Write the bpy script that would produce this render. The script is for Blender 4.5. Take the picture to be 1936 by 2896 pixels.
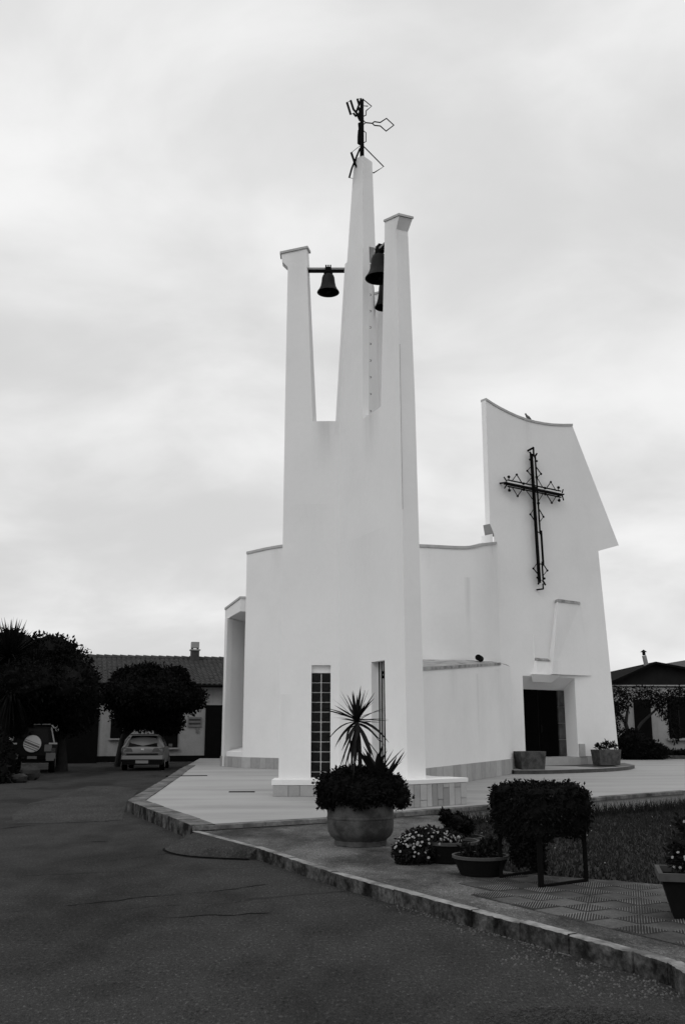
import bpy, bmesh, math, random
import numpy as np
from mathutils import Vector, Matrix

for o in list(bpy.data.objects): bpy.data.objects.remove(o)
scene = bpy.context.scene
COL = scene.collection
random.seed(7); rng = np.random.default_rng(7)

# ------------------------------------------------------------------ camera
cam_d = bpy.data.cameras.new('camera'); cam = bpy.data.objects.new('camera', cam_d); COL.objects.link(cam)
cam.location = (0, 0, 1.6); cam.rotation_euler = (math.radians(90 + 12.84), 0, 0)
cam_d.sensor_fit = 'VERTICAL'; cam_d.sensor_height = 23.6; cam_d.lens = 22.17
cam_d.clip_start = 0.1; cam_d.clip_end = 2000
scene.camera = cam

# ------------------------------------------------------------------ sky and sun (soft overcast)
SUN = Vector((-0.40, -0.66, 0.64)).normalized()
w = bpy.data.worlds.new('World'); scene.world = w; w.use_nodes = True
nt = w.node_tree; nt.nodes.clear(); L = nt.links.new
def N(t, **k):
    n = nt.nodes.new(t)
    for a, v in k.items(): setattr(n, a, v)
    return n
def Mth(op, a, b=None, c=None):
    n = nt.nodes.new('ShaderNodeMath'); n.operation = op
    for i, v in enumerate((a, b, c)):
        if v is None: continue
        if isinstance(v, (int, float)): n.inputs[i].default_value = v
        else: L(v, n.inputs[i])
    return n.outputs[0]
sky = N('ShaderNodeTexSky'); sky.sky_type = 'NISHITA'; sky.sun_disc = False
sky.sun_elevation = math.asin(SUN.z); sky.sun_rotation = math.atan2(SUN.x, SUN.y); sky.dust_density = 4
bw = N('ShaderNodeRGBToBW'); L(sky.outputs[0], bw.inputs[0])
tc = N('ShaderNodeTexCoord'); sx = N('ShaderNodeSeparateXYZ'); L(tc.outputs['Generated'], sx.inputs[0])
zc = Mth('MAXIMUM', sx.outputs[2], 0.0)
den = Mth('ADD', zc, 0.42)
px = Mth('DIVIDE', sx.outputs[0], den); py = Mth('DIVIDE', sx.outputs[1], den)
cv = N('ShaderNodeCombineXYZ'); L(px, cv.inputs[0]); L(py, cv.inputs[1])
n1 = N('ShaderNodeTexNoise'); n1.inputs['Scale'].default_value = 2.6; n1.inputs['Detail'].default_value = 10; n1.inputs['Roughness'].default_value = .52; n1.inputs['Distortion'].default_value = .3
mp = N('ShaderNodeMapping'); mp.inputs['Location'].default_value = (3.1, 1.4, 0); mp.inputs['Scale'].default_value = (1, 1.25, 1)
L(cv.outputs[0], mp.inputs[0]); L(mp.outputs[0], n1.inputs['Vector'])
n2 = N('ShaderNodeTexNoise'); n2.inputs['Scale'].default_value = 0.9; n2.inputs['Detail'].default_value = 2
L(mp.outputs[0], n2.inputs['Vector'])
cl = Mth('ADD', Mth('MULTIPLY', n1.outputs[0], .55), Mth('MULTIPLY', n2.outputs[0], .45))
mr = N('ShaderNodeMapRange'); mr.interpolation_type = 'SMOOTHSTEP'
mr.inputs[1].default_value = .38; mr.inputs[2].default_value = .63; mr.inputs[3].default_value = 6.6; mr.inputs[4].default_value = 9.2
L(cl, mr.inputs[0])
# overcast sky: a little brighter towards the zenith and in a band along the horizon
zen = Mth('MULTIPLY_ADD', zc, 1.3, 0.0)
hz = Mth('MULTIPLY', Mth('POWER', Mth('SUBTRACT', 1.0, zc), 9.0), 0.9)
val = Mth('ADD', Mth('ADD', mr.outputs[0], zen), hz)
mixv = Mth('ADD', Mth('MULTIPLY', val, .93), Mth('MULTIPLY', bw.outputs[0], .07))
cmb = N('ShaderNodeCombineXYZ')
for i in range(3): L(mixv, cmb.inputs[i])
bg = N('ShaderNodeBackground'); bg.inputs[1].default_value = 0.1; L(cmb.outputs[0], bg.inputs[0])
wo = N('ShaderNodeOutputWorld'); L(bg.outputs[0], wo.inputs[0])

sd = bpy.data.lights.new('sun', 'SUN'); sd.energy = 0.55; sd.angle = math.radians(30); sd.color = (1, 1, 1)
so = bpy.data.objects.new('sun', sd); COL.objects.link(so); so.rotation_euler = SUN.to_track_quat('Z', 'Y').to_euler()
scene.view_settings.view_transform = 'Standard'; scene.view_settings.look = 'None'
scene.view_settings.exposure = 0.0; scene.view_settings.gamma = 1.0; scene.view_settings.use_curve_mapping = False
scene.render.engine = 'CYCLES'

# ------------------------------------------------------------------ helpers
ORI = {}
class MB:
    def __init__(s): s.v = []; s.f = []
    def add(s, vs, fs):
        b = len(s.v); s.v += [tuple(map(float, p)) for p in vs]; s.f += [tuple(i + b for i in q) for q in fs]; return s
    def prism(s, bot, top):
        n = len(bot)
        return s.add(list(bot) + list(top), [tuple(range(n - 1, -1, -1)), tuple(range(n, 2 * n))] + [(i, (i + 1) % n, n + (i + 1) % n, n + i) for i in range(n)])
    def ext(s, poly, z0, z1):
        return s.prism([(x, y, z0) for x, y in poly], [(x, y, z1) for x, y in poly])
    def box(s, c, d, rz=0.0, axes=None):
        hx, hy, hz = d[0] / 2, d[1] / 2, d[2] / 2
        if axes is None:
            ca, sa = math.cos(rz), math.sin(rz); axes = ((ca, sa, 0), (-sa, ca, 0), (0, 0, 1))
        X, Y, Z = (np.array(a, float) for a in axes); c = np.array(c, float)
        P = [c + X * hx * a + Y * hy * b + Z * hz * e for e in (-1, 1) for a, b in ((-1, -1), (1, -1), (1, 1), (-1, 1))]
        return s.prism(P[:4], P[4:])
    def bar(s, a, b, wd, hd=None, up=(0, 0, 1)):
        a = Vector(a); b = Vector(b); d = (b - a); ln = d.length
        if ln < 1e-6: return s
        d /= ln; u = Vector(up)
        if abs(d.dot(u)) > .95: u = Vector((1, 0, 0)) if abs(d.x) < .9 else Vector((0, 1, 0))
        sd_ = d.cross(u).normalized(); u2 = sd_.cross(d)
        return s.box((a + b) / 2, (ln, wd, hd or wd), axes=(d, sd_, u2))
    def tube(s, pts, r, n=6, cap=True):
        pts = [Vector(p) for p in pts]; rs = r if isinstance(r, (list, tuple)) else [r] * len(pts)
        b = len(s.v); prev = None
        for i, p in enumerate(pts):
            d = (pts[min(i + 1, len(pts) - 1)] - pts[max(i - 1, 0)]).normalized()
            if prev is None: u = d.orthogonal().normalized()
            else:
                u = prev - d * prev.dot(d); u = u.normalized() if u.length > 1e-5 else d.orthogonal().normalized()
            prev = u; q = d.cross(u)
            for k in range(n):
                a = 2 * math.pi * k / n; s.v.append(tuple(p + (u * math.cos(a) + q * math.sin(a)) * rs[i]))
        for i in range(len(pts) - 1):
            for k in range(n):
                s.f.append((b + i * n + k, b + i * n + (k + 1) % n, b + (i + 1) * n + (k + 1) % n, b + (i + 1) * n + k))
        if cap:
            s.f.append(tuple(b + k for k in range(n - 1, -1, -1))); e = b + (len(pts) - 1) * n; s.f.append(tuple(e + k for k in range(n)))
        return s
    def lathe(s, prof, c=(0, 0, 0), n=32, sx=1, sy=1, caps=True):
        b = len(s.v)
        for r, z in prof:
            for k in range(n):
                a = 2 * math.pi * k / n; s.v.append((c[0] + r * math.cos(a) * sx, c[1] + r * math.sin(a) * sy, c[2] + z))
        for i in range(len(prof) - 1):
            for k in range(n):
                s.f.append((b + i * n + k, b + i * n + (k + 1) % n, b + (i + 1) * n + (k + 1) % n, b + (i + 1) * n + k))
        if caps:
            s.f.append(tuple(b + k for k in range(n - 1, -1, -1))); e = b + (len(prof) - 1) * n; s.f.append(tuple(e + k for k in range(n)))
        return s
    def ball(s, c, r, n=8, m=5):
        if not isinstance(r, (tuple, list)): r = (r, r, r)
        prof = [(max(math.sin(math.pi * i / m), .02), -math.cos(math.pi * i / m)) for i in range(m + 1)]
        b = len(s.v); s.lathe(prof, (0, 0, 0), n)
        for i in range(b, len(s.v)):
            p = s.v[i]; s.v[i] = (c[0] + p[0] * r[0], c[1] + p[1] * r[1], c[2] + p[2] * r[2])
        return s
    def build(s, name, m, parent=None, smooth=False, bevel=0.0, origin=None):
        o_ = ORI.get(parent.name, (0, 0, 0)) if parent else (origin or (0, 0, 0))
        me = bpy.data.meshes.new(name)
        me.from_pydata([(x - o_[0], y - o_[1], z - o_[2]) for x, y, z in s.v], [], s.f)
        me.materials.append(m); me.update()
        bm = bmesh.new(); bm.from_mesh(me); bmesh.ops.recalc_face_normals(bm, faces=bm.faces); bm.to_mesh(me); bm.free()
        if smooth:
            for p in me.polygons: p.use_smooth = True
            if hasattr(me, 'set_sharp_from_angle'): me.set_sharp_from_angle(angle=math.radians(smooth if smooth > 1 else 40))
        o = bpy.data.objects.new(name, me); COL.objects.link(o)
        if parent: o.parent = parent; ORI[o.name] = o_
        elif origin: o.location = origin
        if bevel:
            bv = o.modifiers.new('bevel', 'BEVEL'); bv.width = bevel; bv.segments = 2; bv.limit_method = 'ANGLE'; bv.angle_limit = math.radians(40)
        return o
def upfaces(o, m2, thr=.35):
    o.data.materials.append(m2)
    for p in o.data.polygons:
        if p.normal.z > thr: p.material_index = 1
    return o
def tag(o, label=None, cat=None, group=None, kind=None):
    if label: o['label'] = label
    if cat: o['category'] = cat
    if group: o['group'] = group
    if kind: o['kind'] = kind
    return o
def thing(name, loc, label, cat, group=None, rz=0.0, local=False):
    o = bpy.data.objects.new(name, None); COL.objects.link(o); o.location = loc; o.rotation_euler = (0, 0, rz); o.empty_display_size = .2
    ORI[o.name] = (0, 0, 0) if local else tuple(loc)
    return tag(o, label, cat, group)
def inst(name, mesh, parent, loc, rot=(0, 0, 0), sc=(1, 1, 1)):
    o = bpy.data.objects.new(name, mesh); COL.objects.link(o); o.parent = parent
    og = ORI.get(parent.name, (0, 0, 0))
    o.location = (loc[0] - og[0], loc[1] - og[1], loc[2] - og[2]); o.rotation_euler = rot; o.scale = sc
    return o
def mesh_only(mb, name, m, smooth=False):
    o = mb.build(name, m, None, smooth); me = o.data; bpy.data.objects.remove(o); return me

def mat(name, col, rough=.85, var=.15, scale=2.0, fine=.08, fscale=40.0, bump=.0, bscale=60.0, metal=0.0, spec=.3, streak=0.0, stain=None, stretch=(1, 1, 1), detail=6, arough=.55, world=False, speck=None):
    m = bpy.data.materials.new(name); m.use_nodes = True; t = m.node_tree; t.nodes.clear(); K = t.links.new
    def nn(ty): return t.nodes.new(ty)
    out = nn('ShaderNodeOutputMaterial'); b = nn('ShaderNodeBsdfPrincipled'); K(b.outputs[0], out.inputs[0])
    b.inputs['Roughness'].default_value = rough; b.inputs['Metallic'].default_value = metal; b.inputs['Specular IOR Level'].default_value = spec
    co = nn('ShaderNodeTexCoord'); mp_ = nn('ShaderNodeMapping'); mp_.inputs['Scale'].default_value = stretch; K(nn('ShaderNodeNewGeometry').outputs['Position'] if world else co.outputs['Object'], mp_.inputs[0]); V = mp_.outputs[0]
    def noise(sc, det=6, ro=.55, vec=None):
        n = nn('ShaderNodeTexNoise'); n.inputs['Scale'].default_value = sc; n.inputs['Detail'].default_value = det; n.inputs['Roughness'].default_value = ro
        K(vec or V, n.inputs['Vector']); return n.outputs[0]
    def ma(op, a, b2=None, c2=None):
        n = nn('ShaderNodeMath'); n.operation = op
        for i, v in enumerate((a, b2, c2)):
            if v is None: continue
            if isinstance(v, (int, float)): n.inputs[i].default_value = v
            else: K(v, n.inputs[i])
        return n.outputs[0]
    A = noise(scale, detail, arough); B = noise(fscale, 3)
    val_ = ma('ADD', 1.0, ma('ADD', ma('MULTIPLY', ma('SUBTRACT', A, .5), var * 3), ma('MULTIPLY', ma('SUBTRACT', B, .5), fine * 3)))
    if streak:
        m2 = nn('ShaderNodeMapping'); m2.inputs['Scale'].default_value = (2.2, 2.2, .16); K(co.outputs['Object'], m2.inputs[0])
        S_ = noise(1.6, 5, .6, m2.outputs[0])
        r_ = nn('ShaderNodeMapRange'); r_.inputs[1].default_value = .54; r_.inputs[2].default_value = .78; r_.inputs[3].default_value = 1; r_.inputs[4].default_value = 1 - streak; K(S_, r_.inputs[0])
        val_ = ma('MULTIPLY', val_, r_.outputs[0])
    if stain:      # blotches of dirt: (scale, lo, hi, factor)
        S_ = noise(stain[0], 7, .62)
        r_ = nn('ShaderNodeMapRange'); r_.inputs[1].default_value = stain[1]; r_.inputs[2].default_value = stain[2]; r_.inputs[3].default_value = 1; r_.inputs[4].default_value = stain[3]; K(S_, r_.inputs[0])
        val_ = ma('MULTIPLY', val_, r_.outputs[0])
    if speck:      # scattered aggregate: (scale, lo, hi, gain), two sizes
        for k_ in (1.0, .43):
            S_ = noise(speck[0] * k_, 2, .5)
            r_ = nn('ShaderNodeMapRange'); r_.inputs[1].default_value = speck[1]; r_.inputs[2].default_value = speck[2]; r_.inputs[3].default_value = 1; r_.inputs[4].default_value = speck[3]; K(S_, r_.inputs[0])
            val_ = ma('MULTIPLY', val_, r_.outputs[0])
            r2_ = nn('ShaderNodeMapRange'); r2_.inputs[1].default_value = 1 - speck[1]; r2_.inputs[2].default_value = 1 - speck[2]; r2_.inputs[3].default_value = 1; r2_.inputs[4].default_value = .45; K(S_, r2_.inputs[0])
            val_ = ma('MULTIPLY', val_, r2_.outputs[0])
    fin = ma('MULTIPLY', val_, col)
    cb = nn('ShaderNodeCombineColor')
    for i in range(3): K(fin, cb.inputs[i])
    K(cb.outputs[0], b.inputs['Base Color'])
    if bump:
        bn = nn('ShaderNodeBump'); bn.inputs['Strength'].default_value = bump; bn.inputs['Distance'].default_value = .02
        K(noise(bscale, 4, .6), bn.inputs['Height']); K(bn.outputs[0], b.inputs['Normal'])
    return m

PL = mat('white_plaster', .76, .9, .045, .55, .02, 9, .12, 70, stain=(.35, .52, .7, .95))
PLD = mat('stained_plaster', .36, .9, .3, 1.6, .15, 14, .15, 50, streak=.5, stain=(2.5, .44, .62, .5))
PLDK = mat('shaded_plaster', .26, .9, .15, 2, .1, 14, .15, 50)  # dark tone puts the shade of the corbel's downward face into its colour
def plaster(name, spots):
    m = mat(name, .78, .9, .05, .55, .02, 9, .12, 70, stain=(.35, .52, .7, .95)); t = m.node_tree; K = t.links.new
    b = next(n for n in t.nodes if n.type == 'BSDF_PRINCIPLED'); src = b.inputs['Base Color'].links[0].from_socket
    co = next(n for n in t.nodes if n.type == 'TEX_COORD'); sp = t.nodes.new('ShaderNodeSeparateXYZ'); K(co.outputs['Object'], sp.inputs[0])
    def ma(op, a, b2=None, c2=None, cl=False):
        n = t.nodes.new('ShaderNodeMath'); n.operation = op; n.use_clamp = cl
        for i, v in enumerate((a, b2, c2)):
            if v is None: continue
            if isinstance(v, (int, float)): n.inputs[i].default_value = v
            else: K(v, n.inputs[i])
        return n.outputs[0]
    m2 = t.nodes.new('ShaderNodeMapping'); m2.inputs['Scale'].default_value = (9, 9, .9); K(co.outputs['Object'], m2.inputs[0])
    ns = t.nodes.new('ShaderNodeTexNoise'); ns.inputs['Scale'].default_value = 1; ns.inputs['Detail'].default_value = 6; K(m2.outputs[0], ns.inputs['Vector'])
    f = 0.0
    for x0, wx, z0, z1, amp in spots:      # a run of dirt hanging from z1 down to z0
        gx = ma('SUBTRACT', 1.0, ma('DIVIDE', ma('ABSOLUTE', ma('SUBTRACT', sp.outputs[0], x0)), wx), cl=True)
        gz_ = ma('MULTIPLY', ma('DIVIDE', ma('SUBTRACT', sp.outputs[2], z0), z1 - z0, cl=True), ma('LESS_THAN', sp.outputs[2], z1))
        g_ = ma('MULTIPLY', ma('MULTIPLY', gx, gz_), ma('MULTIPLY', ns.outputs[0], amp * 2)); f = ma('ADD', g_, f)
    mx = t.nodes.new('ShaderNodeMix'); mx.data_type = 'RGBA'; K(ma('MINIMUM', f, .8), mx.inputs[0]); K(src, mx.inputs[6]); mx.inputs[7].default_value = (.2, .2, .2, 1)
    K(mx.outputs[2], b.inputs['Base Color']); return m
PLC = plaster('church_plaster', [(1.32, .13, 3.9, 6.6, .26), (1.1, .06, .6, 3.1, .2), (2.1, .25, 2.2, 3.4, .12), (.1, .2, 1.6, 3.1, .1), (-5.6, .3, 7.2, 8.5, .15), (4.9, .3, 1.2, 3.95, .1), (4.2, .25, 11.5, 13.3, .12), (6.6, .4, 11.8, 13.5, .1), (2.45, .2, 7.2, 8.5, .3), (-.1, .4, 6.6, 7.6, .14)])
PLT = plaster('tower_plaster', [(-.62, .34, 7.4, 8.64, .3), (.2, .3, 14.2, 15.1, .3), (.42, .2, 7.0, 8.4, .25), (-1.3, .3, 11.8, 13.1, .15), (1.0, .25, 11.4, 12.6, .25), (-1.5, .2, .2, 2.2, .10), (1.25, .3, 9, 12, .1), (.3, .5, 3.5, 5.6, .06), (-.9, .6, 4.8, 6.6, .05)])
COPE = mat('coping_stone', .42, .85, .2, 2.5, .1, 25, .1)
STONE = [mat('plinth_stone_%s' % n, c, .7, .14, 5, .06, 40, .05) for n, c in (('light', .38), ('mid', .33), ('grey', .29), ('dark', .24))]
PAVE = mat('plaza_paving', .33, .75, .16, .8, .07, 30, .06, 40, stain=(.5, .50, .70, .78), stretch=(.35, 1.3, 1))
SIDE = mat('pavement_concrete', .125, .95, .55, 1.6, .9, 120, .1, 45, spec=.08, stain=(1.1, .40, .62, .3), stretch=(1, .6, 1), detail=12, arough=.72, speck=(85, .58, .74, 1.8))
TILE = mat('ribbed_tile', .16, .9, .3, 1.5, .2, 30, .15, stain=(1.1, .42, .58, .34), world=True)
GROOVE = mat('tile_groove', .055, .95, .4, 1.5, .3, 30, .2, spec=.05, world=True)
TILEP = mat('plain_tile', .08, .9, .5, 1.4, .6, 60, .2, stain=(.9, .40, .60, .3), world=True, detail=12, arough=.68)
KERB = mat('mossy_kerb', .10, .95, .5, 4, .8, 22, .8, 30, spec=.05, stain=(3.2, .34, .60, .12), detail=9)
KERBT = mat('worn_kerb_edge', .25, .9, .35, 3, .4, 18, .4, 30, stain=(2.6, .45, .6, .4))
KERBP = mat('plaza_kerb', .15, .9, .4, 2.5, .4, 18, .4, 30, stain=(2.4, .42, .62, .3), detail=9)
BLACK = mat('black_iron', .005, .8, .2, 5, .1, 40, spec=.04)
IRON = mat('dark_frame', .012, .8, .2, 5, .1, 40, spec=.06)
BRONZE = mat('bell_bronze', .012, .6, .35, 6, .15, 40, metal=.0, spec=.12, stain=(4, .5, .7, 1.8))
GLASS = mat('glass_block', .006, .25, .8, 7, .3, 30, .3, 18, spec=.14)
DOORM = mat('door_wood', .0022, .9, .3, 3, .1, 40, spec=.01)
MARBLE = mat('dark_marble', .05, .5, .5, 3.5, .15, 20, stain=(2.5, .5, .65, .5))
LAWN = mat('lawn_soil', .010, .95, .4, 1.5, .3, 20, .5, 30)
GRASS = mat('grass_blade', .018, .8, .4, .8, .3, 6, spec=.15)
GRASSL = mat('grass_light', .032, .8, .4, .8, .3, 6, spec=.15)
LEAF = mat('dark_leaf', .0065, .85, .5, 1.2, .3, 8, spec=.04)
LEAFM = mat('mid_leaf', .012, .8, .5, 2.5, .3, 12, spec=.06)
YUC = mat('yucca_leaf', .012, .7, .3, 3, .2, 20, spec=.1)
BARK = mat('bark', .02, .95, .4, 4, .2, 20, .5, 30)
FLOWER = mat('white_petal', .36, .8, .1, 5, .05, 30)
CONC = mat('pot_concrete', .075, .9, .25, 2.5, .2, 25, .3, 50, stain=(3.0, .44, .60, .35))
TROUGH = mat('stone_trough', .075, .9, .3, 4, .25, 25, .35, 40, stain=(5, .45, .62, .5))
TERRA = mat('dark_terracotta', .007, .9, .3, 3, .15, 25, .1, spec=.08)
RIM = mat('worn_rim', .055, .85, .3, 4, .15, 25, .1)
TRUNKM = BARK
HWALL = mat('house_wall', .26, .9, .14, .8, .08, 12, .1, 40, streak=.25, stain=(.7, .52, .72, .75))
HWALL2 = mat('house_wall_right', .27, .9, .2, 1.2, .08, 12, .1, 40, streak=.2)
ROOFT = mat('clay_tile', .045, .9, .4, 3, .3, 9, .2, 30)
ROOFG = mat('grey_roof', .06, .9, .2, 2, .1, 15)
DARKW = mat('dark_timber', .005, .9, .3, 3, .1, 30, spec=.03)
GABLE = mat('dark_gable', .014, .9, .3, 2, .1, 30, spec=.05)
SIGN = mat('sign_plate', .13, .6, .2, 6, .1, 30)
SIGNT = mat('sign_letters', .03, .6, .2, 8, .1, 30)
PAINT = mat('silver_paint', .12, .35, .04, 2, .02, 30, metal=.55, spec=.5)
PAINTS = mat('dark_paint', .006, .4, .05, 2, .02, 30, spec=.12)
CGLASS = mat('car_glass', .004, .25, .1, 3, .05, 10, spec=.14)
LAMP = mat('tail_lens', .012, .2, .2, 10, .1, 40, spec=.5)
PLATE = mat('number_plate', .2, .5, .1, 10, .1, 40)
TYRE = mat('tyre', .005, .9, .1, 5, .1, 30, spec=.04)
CHROME = mat('chrome', .5, .25, .05, 3, .02, 20, metal=.9)
TRIM = mat('pale_trim', .42, .5, .05, 3, .03, 20)
COVER = mat('wheel_cover', .66, .5, .08, 3, .05, 20)
BIRDM = mat('bird_feather', .16, .8, .3, 20, .1, 60)
ROCK = mat('rock', .025, .9, .4, 4, .2, 20, .5, 20)
METALG = mat('grey_metal', .22, .5, .2, 5, .1, 30, metal=.3)
GRAVEL = mat('coarse_gravel', .035, .9, .5, 12, .5, 60, .6, 60)
HEDGE = LEAF

# asphalt: grain, wear patches and two wandering cracks
ASPH = mat('asphalt', .036, .95, .42, 2.0, .6, 150, .0, 60, spec=.05, stain=(.55, .46, .60, .58), detail=12, arough=.76, stretch=(1, .5, 1), speck=(95, .57, .74, 2.1))
def cracks(m, lines):
    t = m.node_tree; K = t.links.new
    b = next(n for n in t.nodes if n.type == 'BSDF_PRINCIPLED'); src = b.inputs['Base Color'].links[0].from_socket
    co = next(n for n in t.nodes if n.type == 'TEX_COORD')
    def ma(op, a, b2=None, c2=None):
        n = t.nodes.new('ShaderNodeMath'); n.operation = op
        for i, v in enumerate((a, b2, c2)):
            if v is None: continue
            if isinstance(v, (int, float)): n.inputs[i].default_value = v
            else: K(v, n.inputs[i])
        return n.outputs[0]
    sp = t.nodes.new('ShaderNodeSeparateXYZ'); K(co.outputs['Object'], sp.inputs[0])
    ns = t.nodes.new('ShaderNodeTexNoise'); ns.inputs['Scale'].default_value = 1.4; ns.inputs['Detail'].default_value = 8; K(co.outputs['Object'], ns.inputs['Vector'])
    nb = t.nodes.new('ShaderNodeTexNoise'); nb.inputs['Scale'].default_value = .9; nb.inputs['Detail'].default_value = 3; K(co.outputs['Object'], nb.inputs['Vector'])
    f = None
    for a0, b0, wid in lines:
        d = ma('ABSOLUTE', ma('SUBTRACT', ma('ADD', sp.outputs[1], ma('MULTIPLY', ma('SUBTRACT', ns.outputs[0], .5), .7)), ma('ADD', ma('MULTIPLY', sp.outputs[0], b0), a0)))
        g = ma('SUBTRACT', 1.0, ma('MINIMUM', ma('DIVIDE', d, ma('MAXIMUM', ma('MULTIPLY', ma('SUBTRACT', nb.outputs[0], .40), wid * 5), .001)), 1.0))
        f = g if f is None else ma('MAXIMUM', f, g)
    mx = t.nodes.new('ShaderNodeMix'); mx.data_type = 'RGBA'; K(ma('MULTIPLY', f, .62), mx.inputs[0]); K(src, mx.inputs[6]); mx.inputs[7].default_value = (.008, .008, .008, 1)
    K(mx.outputs[2], b.inputs['Base Color'])
cracks(ASPH, [(10.4, .48, .06), (12.6, .30, .07)])
ASPHL = mat('asphalt_worn', .041, .95, .4, 2.0, .6, 140, .0, 60, spec=.06, detail=12, arough=.74, speck=(85, .56, .72, 2.2), stretch=(1, .4, 1), stain=(.9, .48, .68, .65))
ASPHR = mat('asphalt_patch', .037, .95, .42, 2.2, .6, 150, .1, 60, spec=.05, stain=(1.2, .46, .62, .6), detail=12, arough=.74, stretch=(1, .5, 1), speck=(95, .57, .74, 2.0))

def tri_sheet(name, poly, z, m, kind='structure', parent=None):
    mb = MB(); mb.add([(x, y, z if not callable(z) else z(x, y)) for x, y in poly], [tuple(range(len(poly)))])
    o = mb.build(name, m, parent)
    if parent is None: o['kind'] = kind
    return o

# ------------------------------------------------------------------ ground
KL = [(-2.25, 15.2), (-1.68, 14.15), (-1.13, 13.1), (-.62, 11.98), (-.11, 10.86), (.5, 9.72), (1.09, 8.62), (1.4, 8.08), (1.67, 7.6), (1.98, 7.05), (2.12, 6.74), (2.125, 6.42), (2.17, 6.0), (2.4, 5.4), (3.2, 4.4), (5, 3.2), (12, 1.5)]
PF = [(-2.25, 15.2), (-.24, 16.55), (1.5, 18.1), (3.13, 19.55), (8.2, 24.0), (14, 29.2), (24, 38)]
PLFT = [(-2.25, 15.2), (-4.38, 20.5), (-5.47, 31.6), (-6.0, 36.5), (-6.45, 41.3), (-7.5, 52.3)]
ZP, ZS = .21, .13
g = MB(); g.add([(-900, -300, -.32), (900, -300, -.32), (900, 1500, -.32), (-900, 1500, -.32)], [(0, 1, 2, 3)]); tag(g.build('ground', LAWN), kind='structure')
road = tri_sheet('asphalt_road', [(-70, -12), (14, -12)] + KL[::-1] + PLFT[1:] + [(-7.5, 58), (-70, 58)], 0.0, ASPH)
tri_sheet('worn_asphalt', [(-5.84, 17.86), (-4.87, 18.06), (-4.06, 18.56), (-4.98, 23.20), (-5.72, 28.21), (-6.89, 30.02), (-7.61, 29.83), (-7.13, 24.78), (-7.09, 22.64), (-6.46, 19.71)], .004, ASPHL)
# cracks and seams in the road
CRK = mat('crack_dirt', .010, .95, .4, 6, .4, 30, spec=.02)
for pts_, wd_ in (([(-3.08, 9.25), (-2.77, 9.47), (-2.16, 9.94), (-1.89, 10.19), (-1.38, 10.41), (-1.03, 10.70), (-0.73, 11.04)], 0.022), ([(-1.87, 9.10), (-1.62, 9.07), (-1.33, 9.10), (-1.04, 9.19), (-0.53, 9.31)], 0.016), ([(-2.95, 12.85), (-2.69, 13.13), (-2.38, 13.53), (-2.08, 14.00)], 0.03), ([(-5.74, 16.92), (-5.49, 17.41), (-5.15, 17.87), (-4.55, 18.28), (-3.77, 18.72)], 0.05), ([(-3.88, 19.25), (-3.50, 18.86), (-3.28, 19.09)], 0.03), ([(-3.77, 15.01), (-3.36, 15.06)], 0.04), ([(-1.75, 11.51), (-1.53, 11.37), (-1.50, 11.73)], 0.03), ):
    mb = MB(); q_ = []
    for a, b in zip(pts_[:-1], pts_[1:]):
        n = max(2, int(math.dist(a, b) / .09))
        for k in range(n): q_.append((a[0] + (b[0] - a[0]) * k / n, a[1] + (b[1] - a[1]) * k / n + random.gauss(0, .022)))
    vs = []
    for k, (x, y) in enumerate(q_):
        wv = wd_ * max(.05, .5 + .5 * math.sin(k * .37 + pts_[0][0]) + random.gauss(0, .3)) * (0 if k in (0, len(q_) - 1) else 1); vs += [(x, y - wv, .003), (x, y + wv, .003)]
    mb.add(vs, [(2 * k, 2 * k + 2, 2 * k + 3, 2 * k + 1) for k in range(len(q_) - 1)]); mb.build('road_crack', CRK, road)
plz = MB().ext(PF + [(24, 50.5), (-7.5, 52.3)] + PLFT[1:-1][::-1], -.3, ZP).build('plaza', PAVE); tag(plz, kind='structure')
PAVEPOLY = KL + [(14, 9.0), (6.2, 9.3), (3.3, 9.95), (1.95, 10.75), (1.32, 11.4), (1.4, 13.5), (1.85, 18.3), (1.5, 18.0), (-.24, 16.5)]
pav = MB().ext(PAVEPOLY, -.3, ZS).build('pavement', SIDE); tag(pav, kind='structure')
# lawn: falls gently from the pavement to the foot of the plaza wall
def lawn_z(x, y): return .10 - .022 * max(0, y - 10) 
lb = MB(); LP = [(14, 9.0), (6.2, 9.3), (3.3, 9.95), (1.95, 10.75), (1.32, 11.4), (1.4, 13.5), (1.85, 18.3), (3.13, 19.6), (8.2, 24.05), (14, 29.3), (24, 38), (40, 38), (40, 8)]
lb.add([(x, y, lawn_z(x, y)) for x, y in LP], [tuple(range(len(LP)))]); tag(lb.build('lawn', LAWN), kind='structure')

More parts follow.
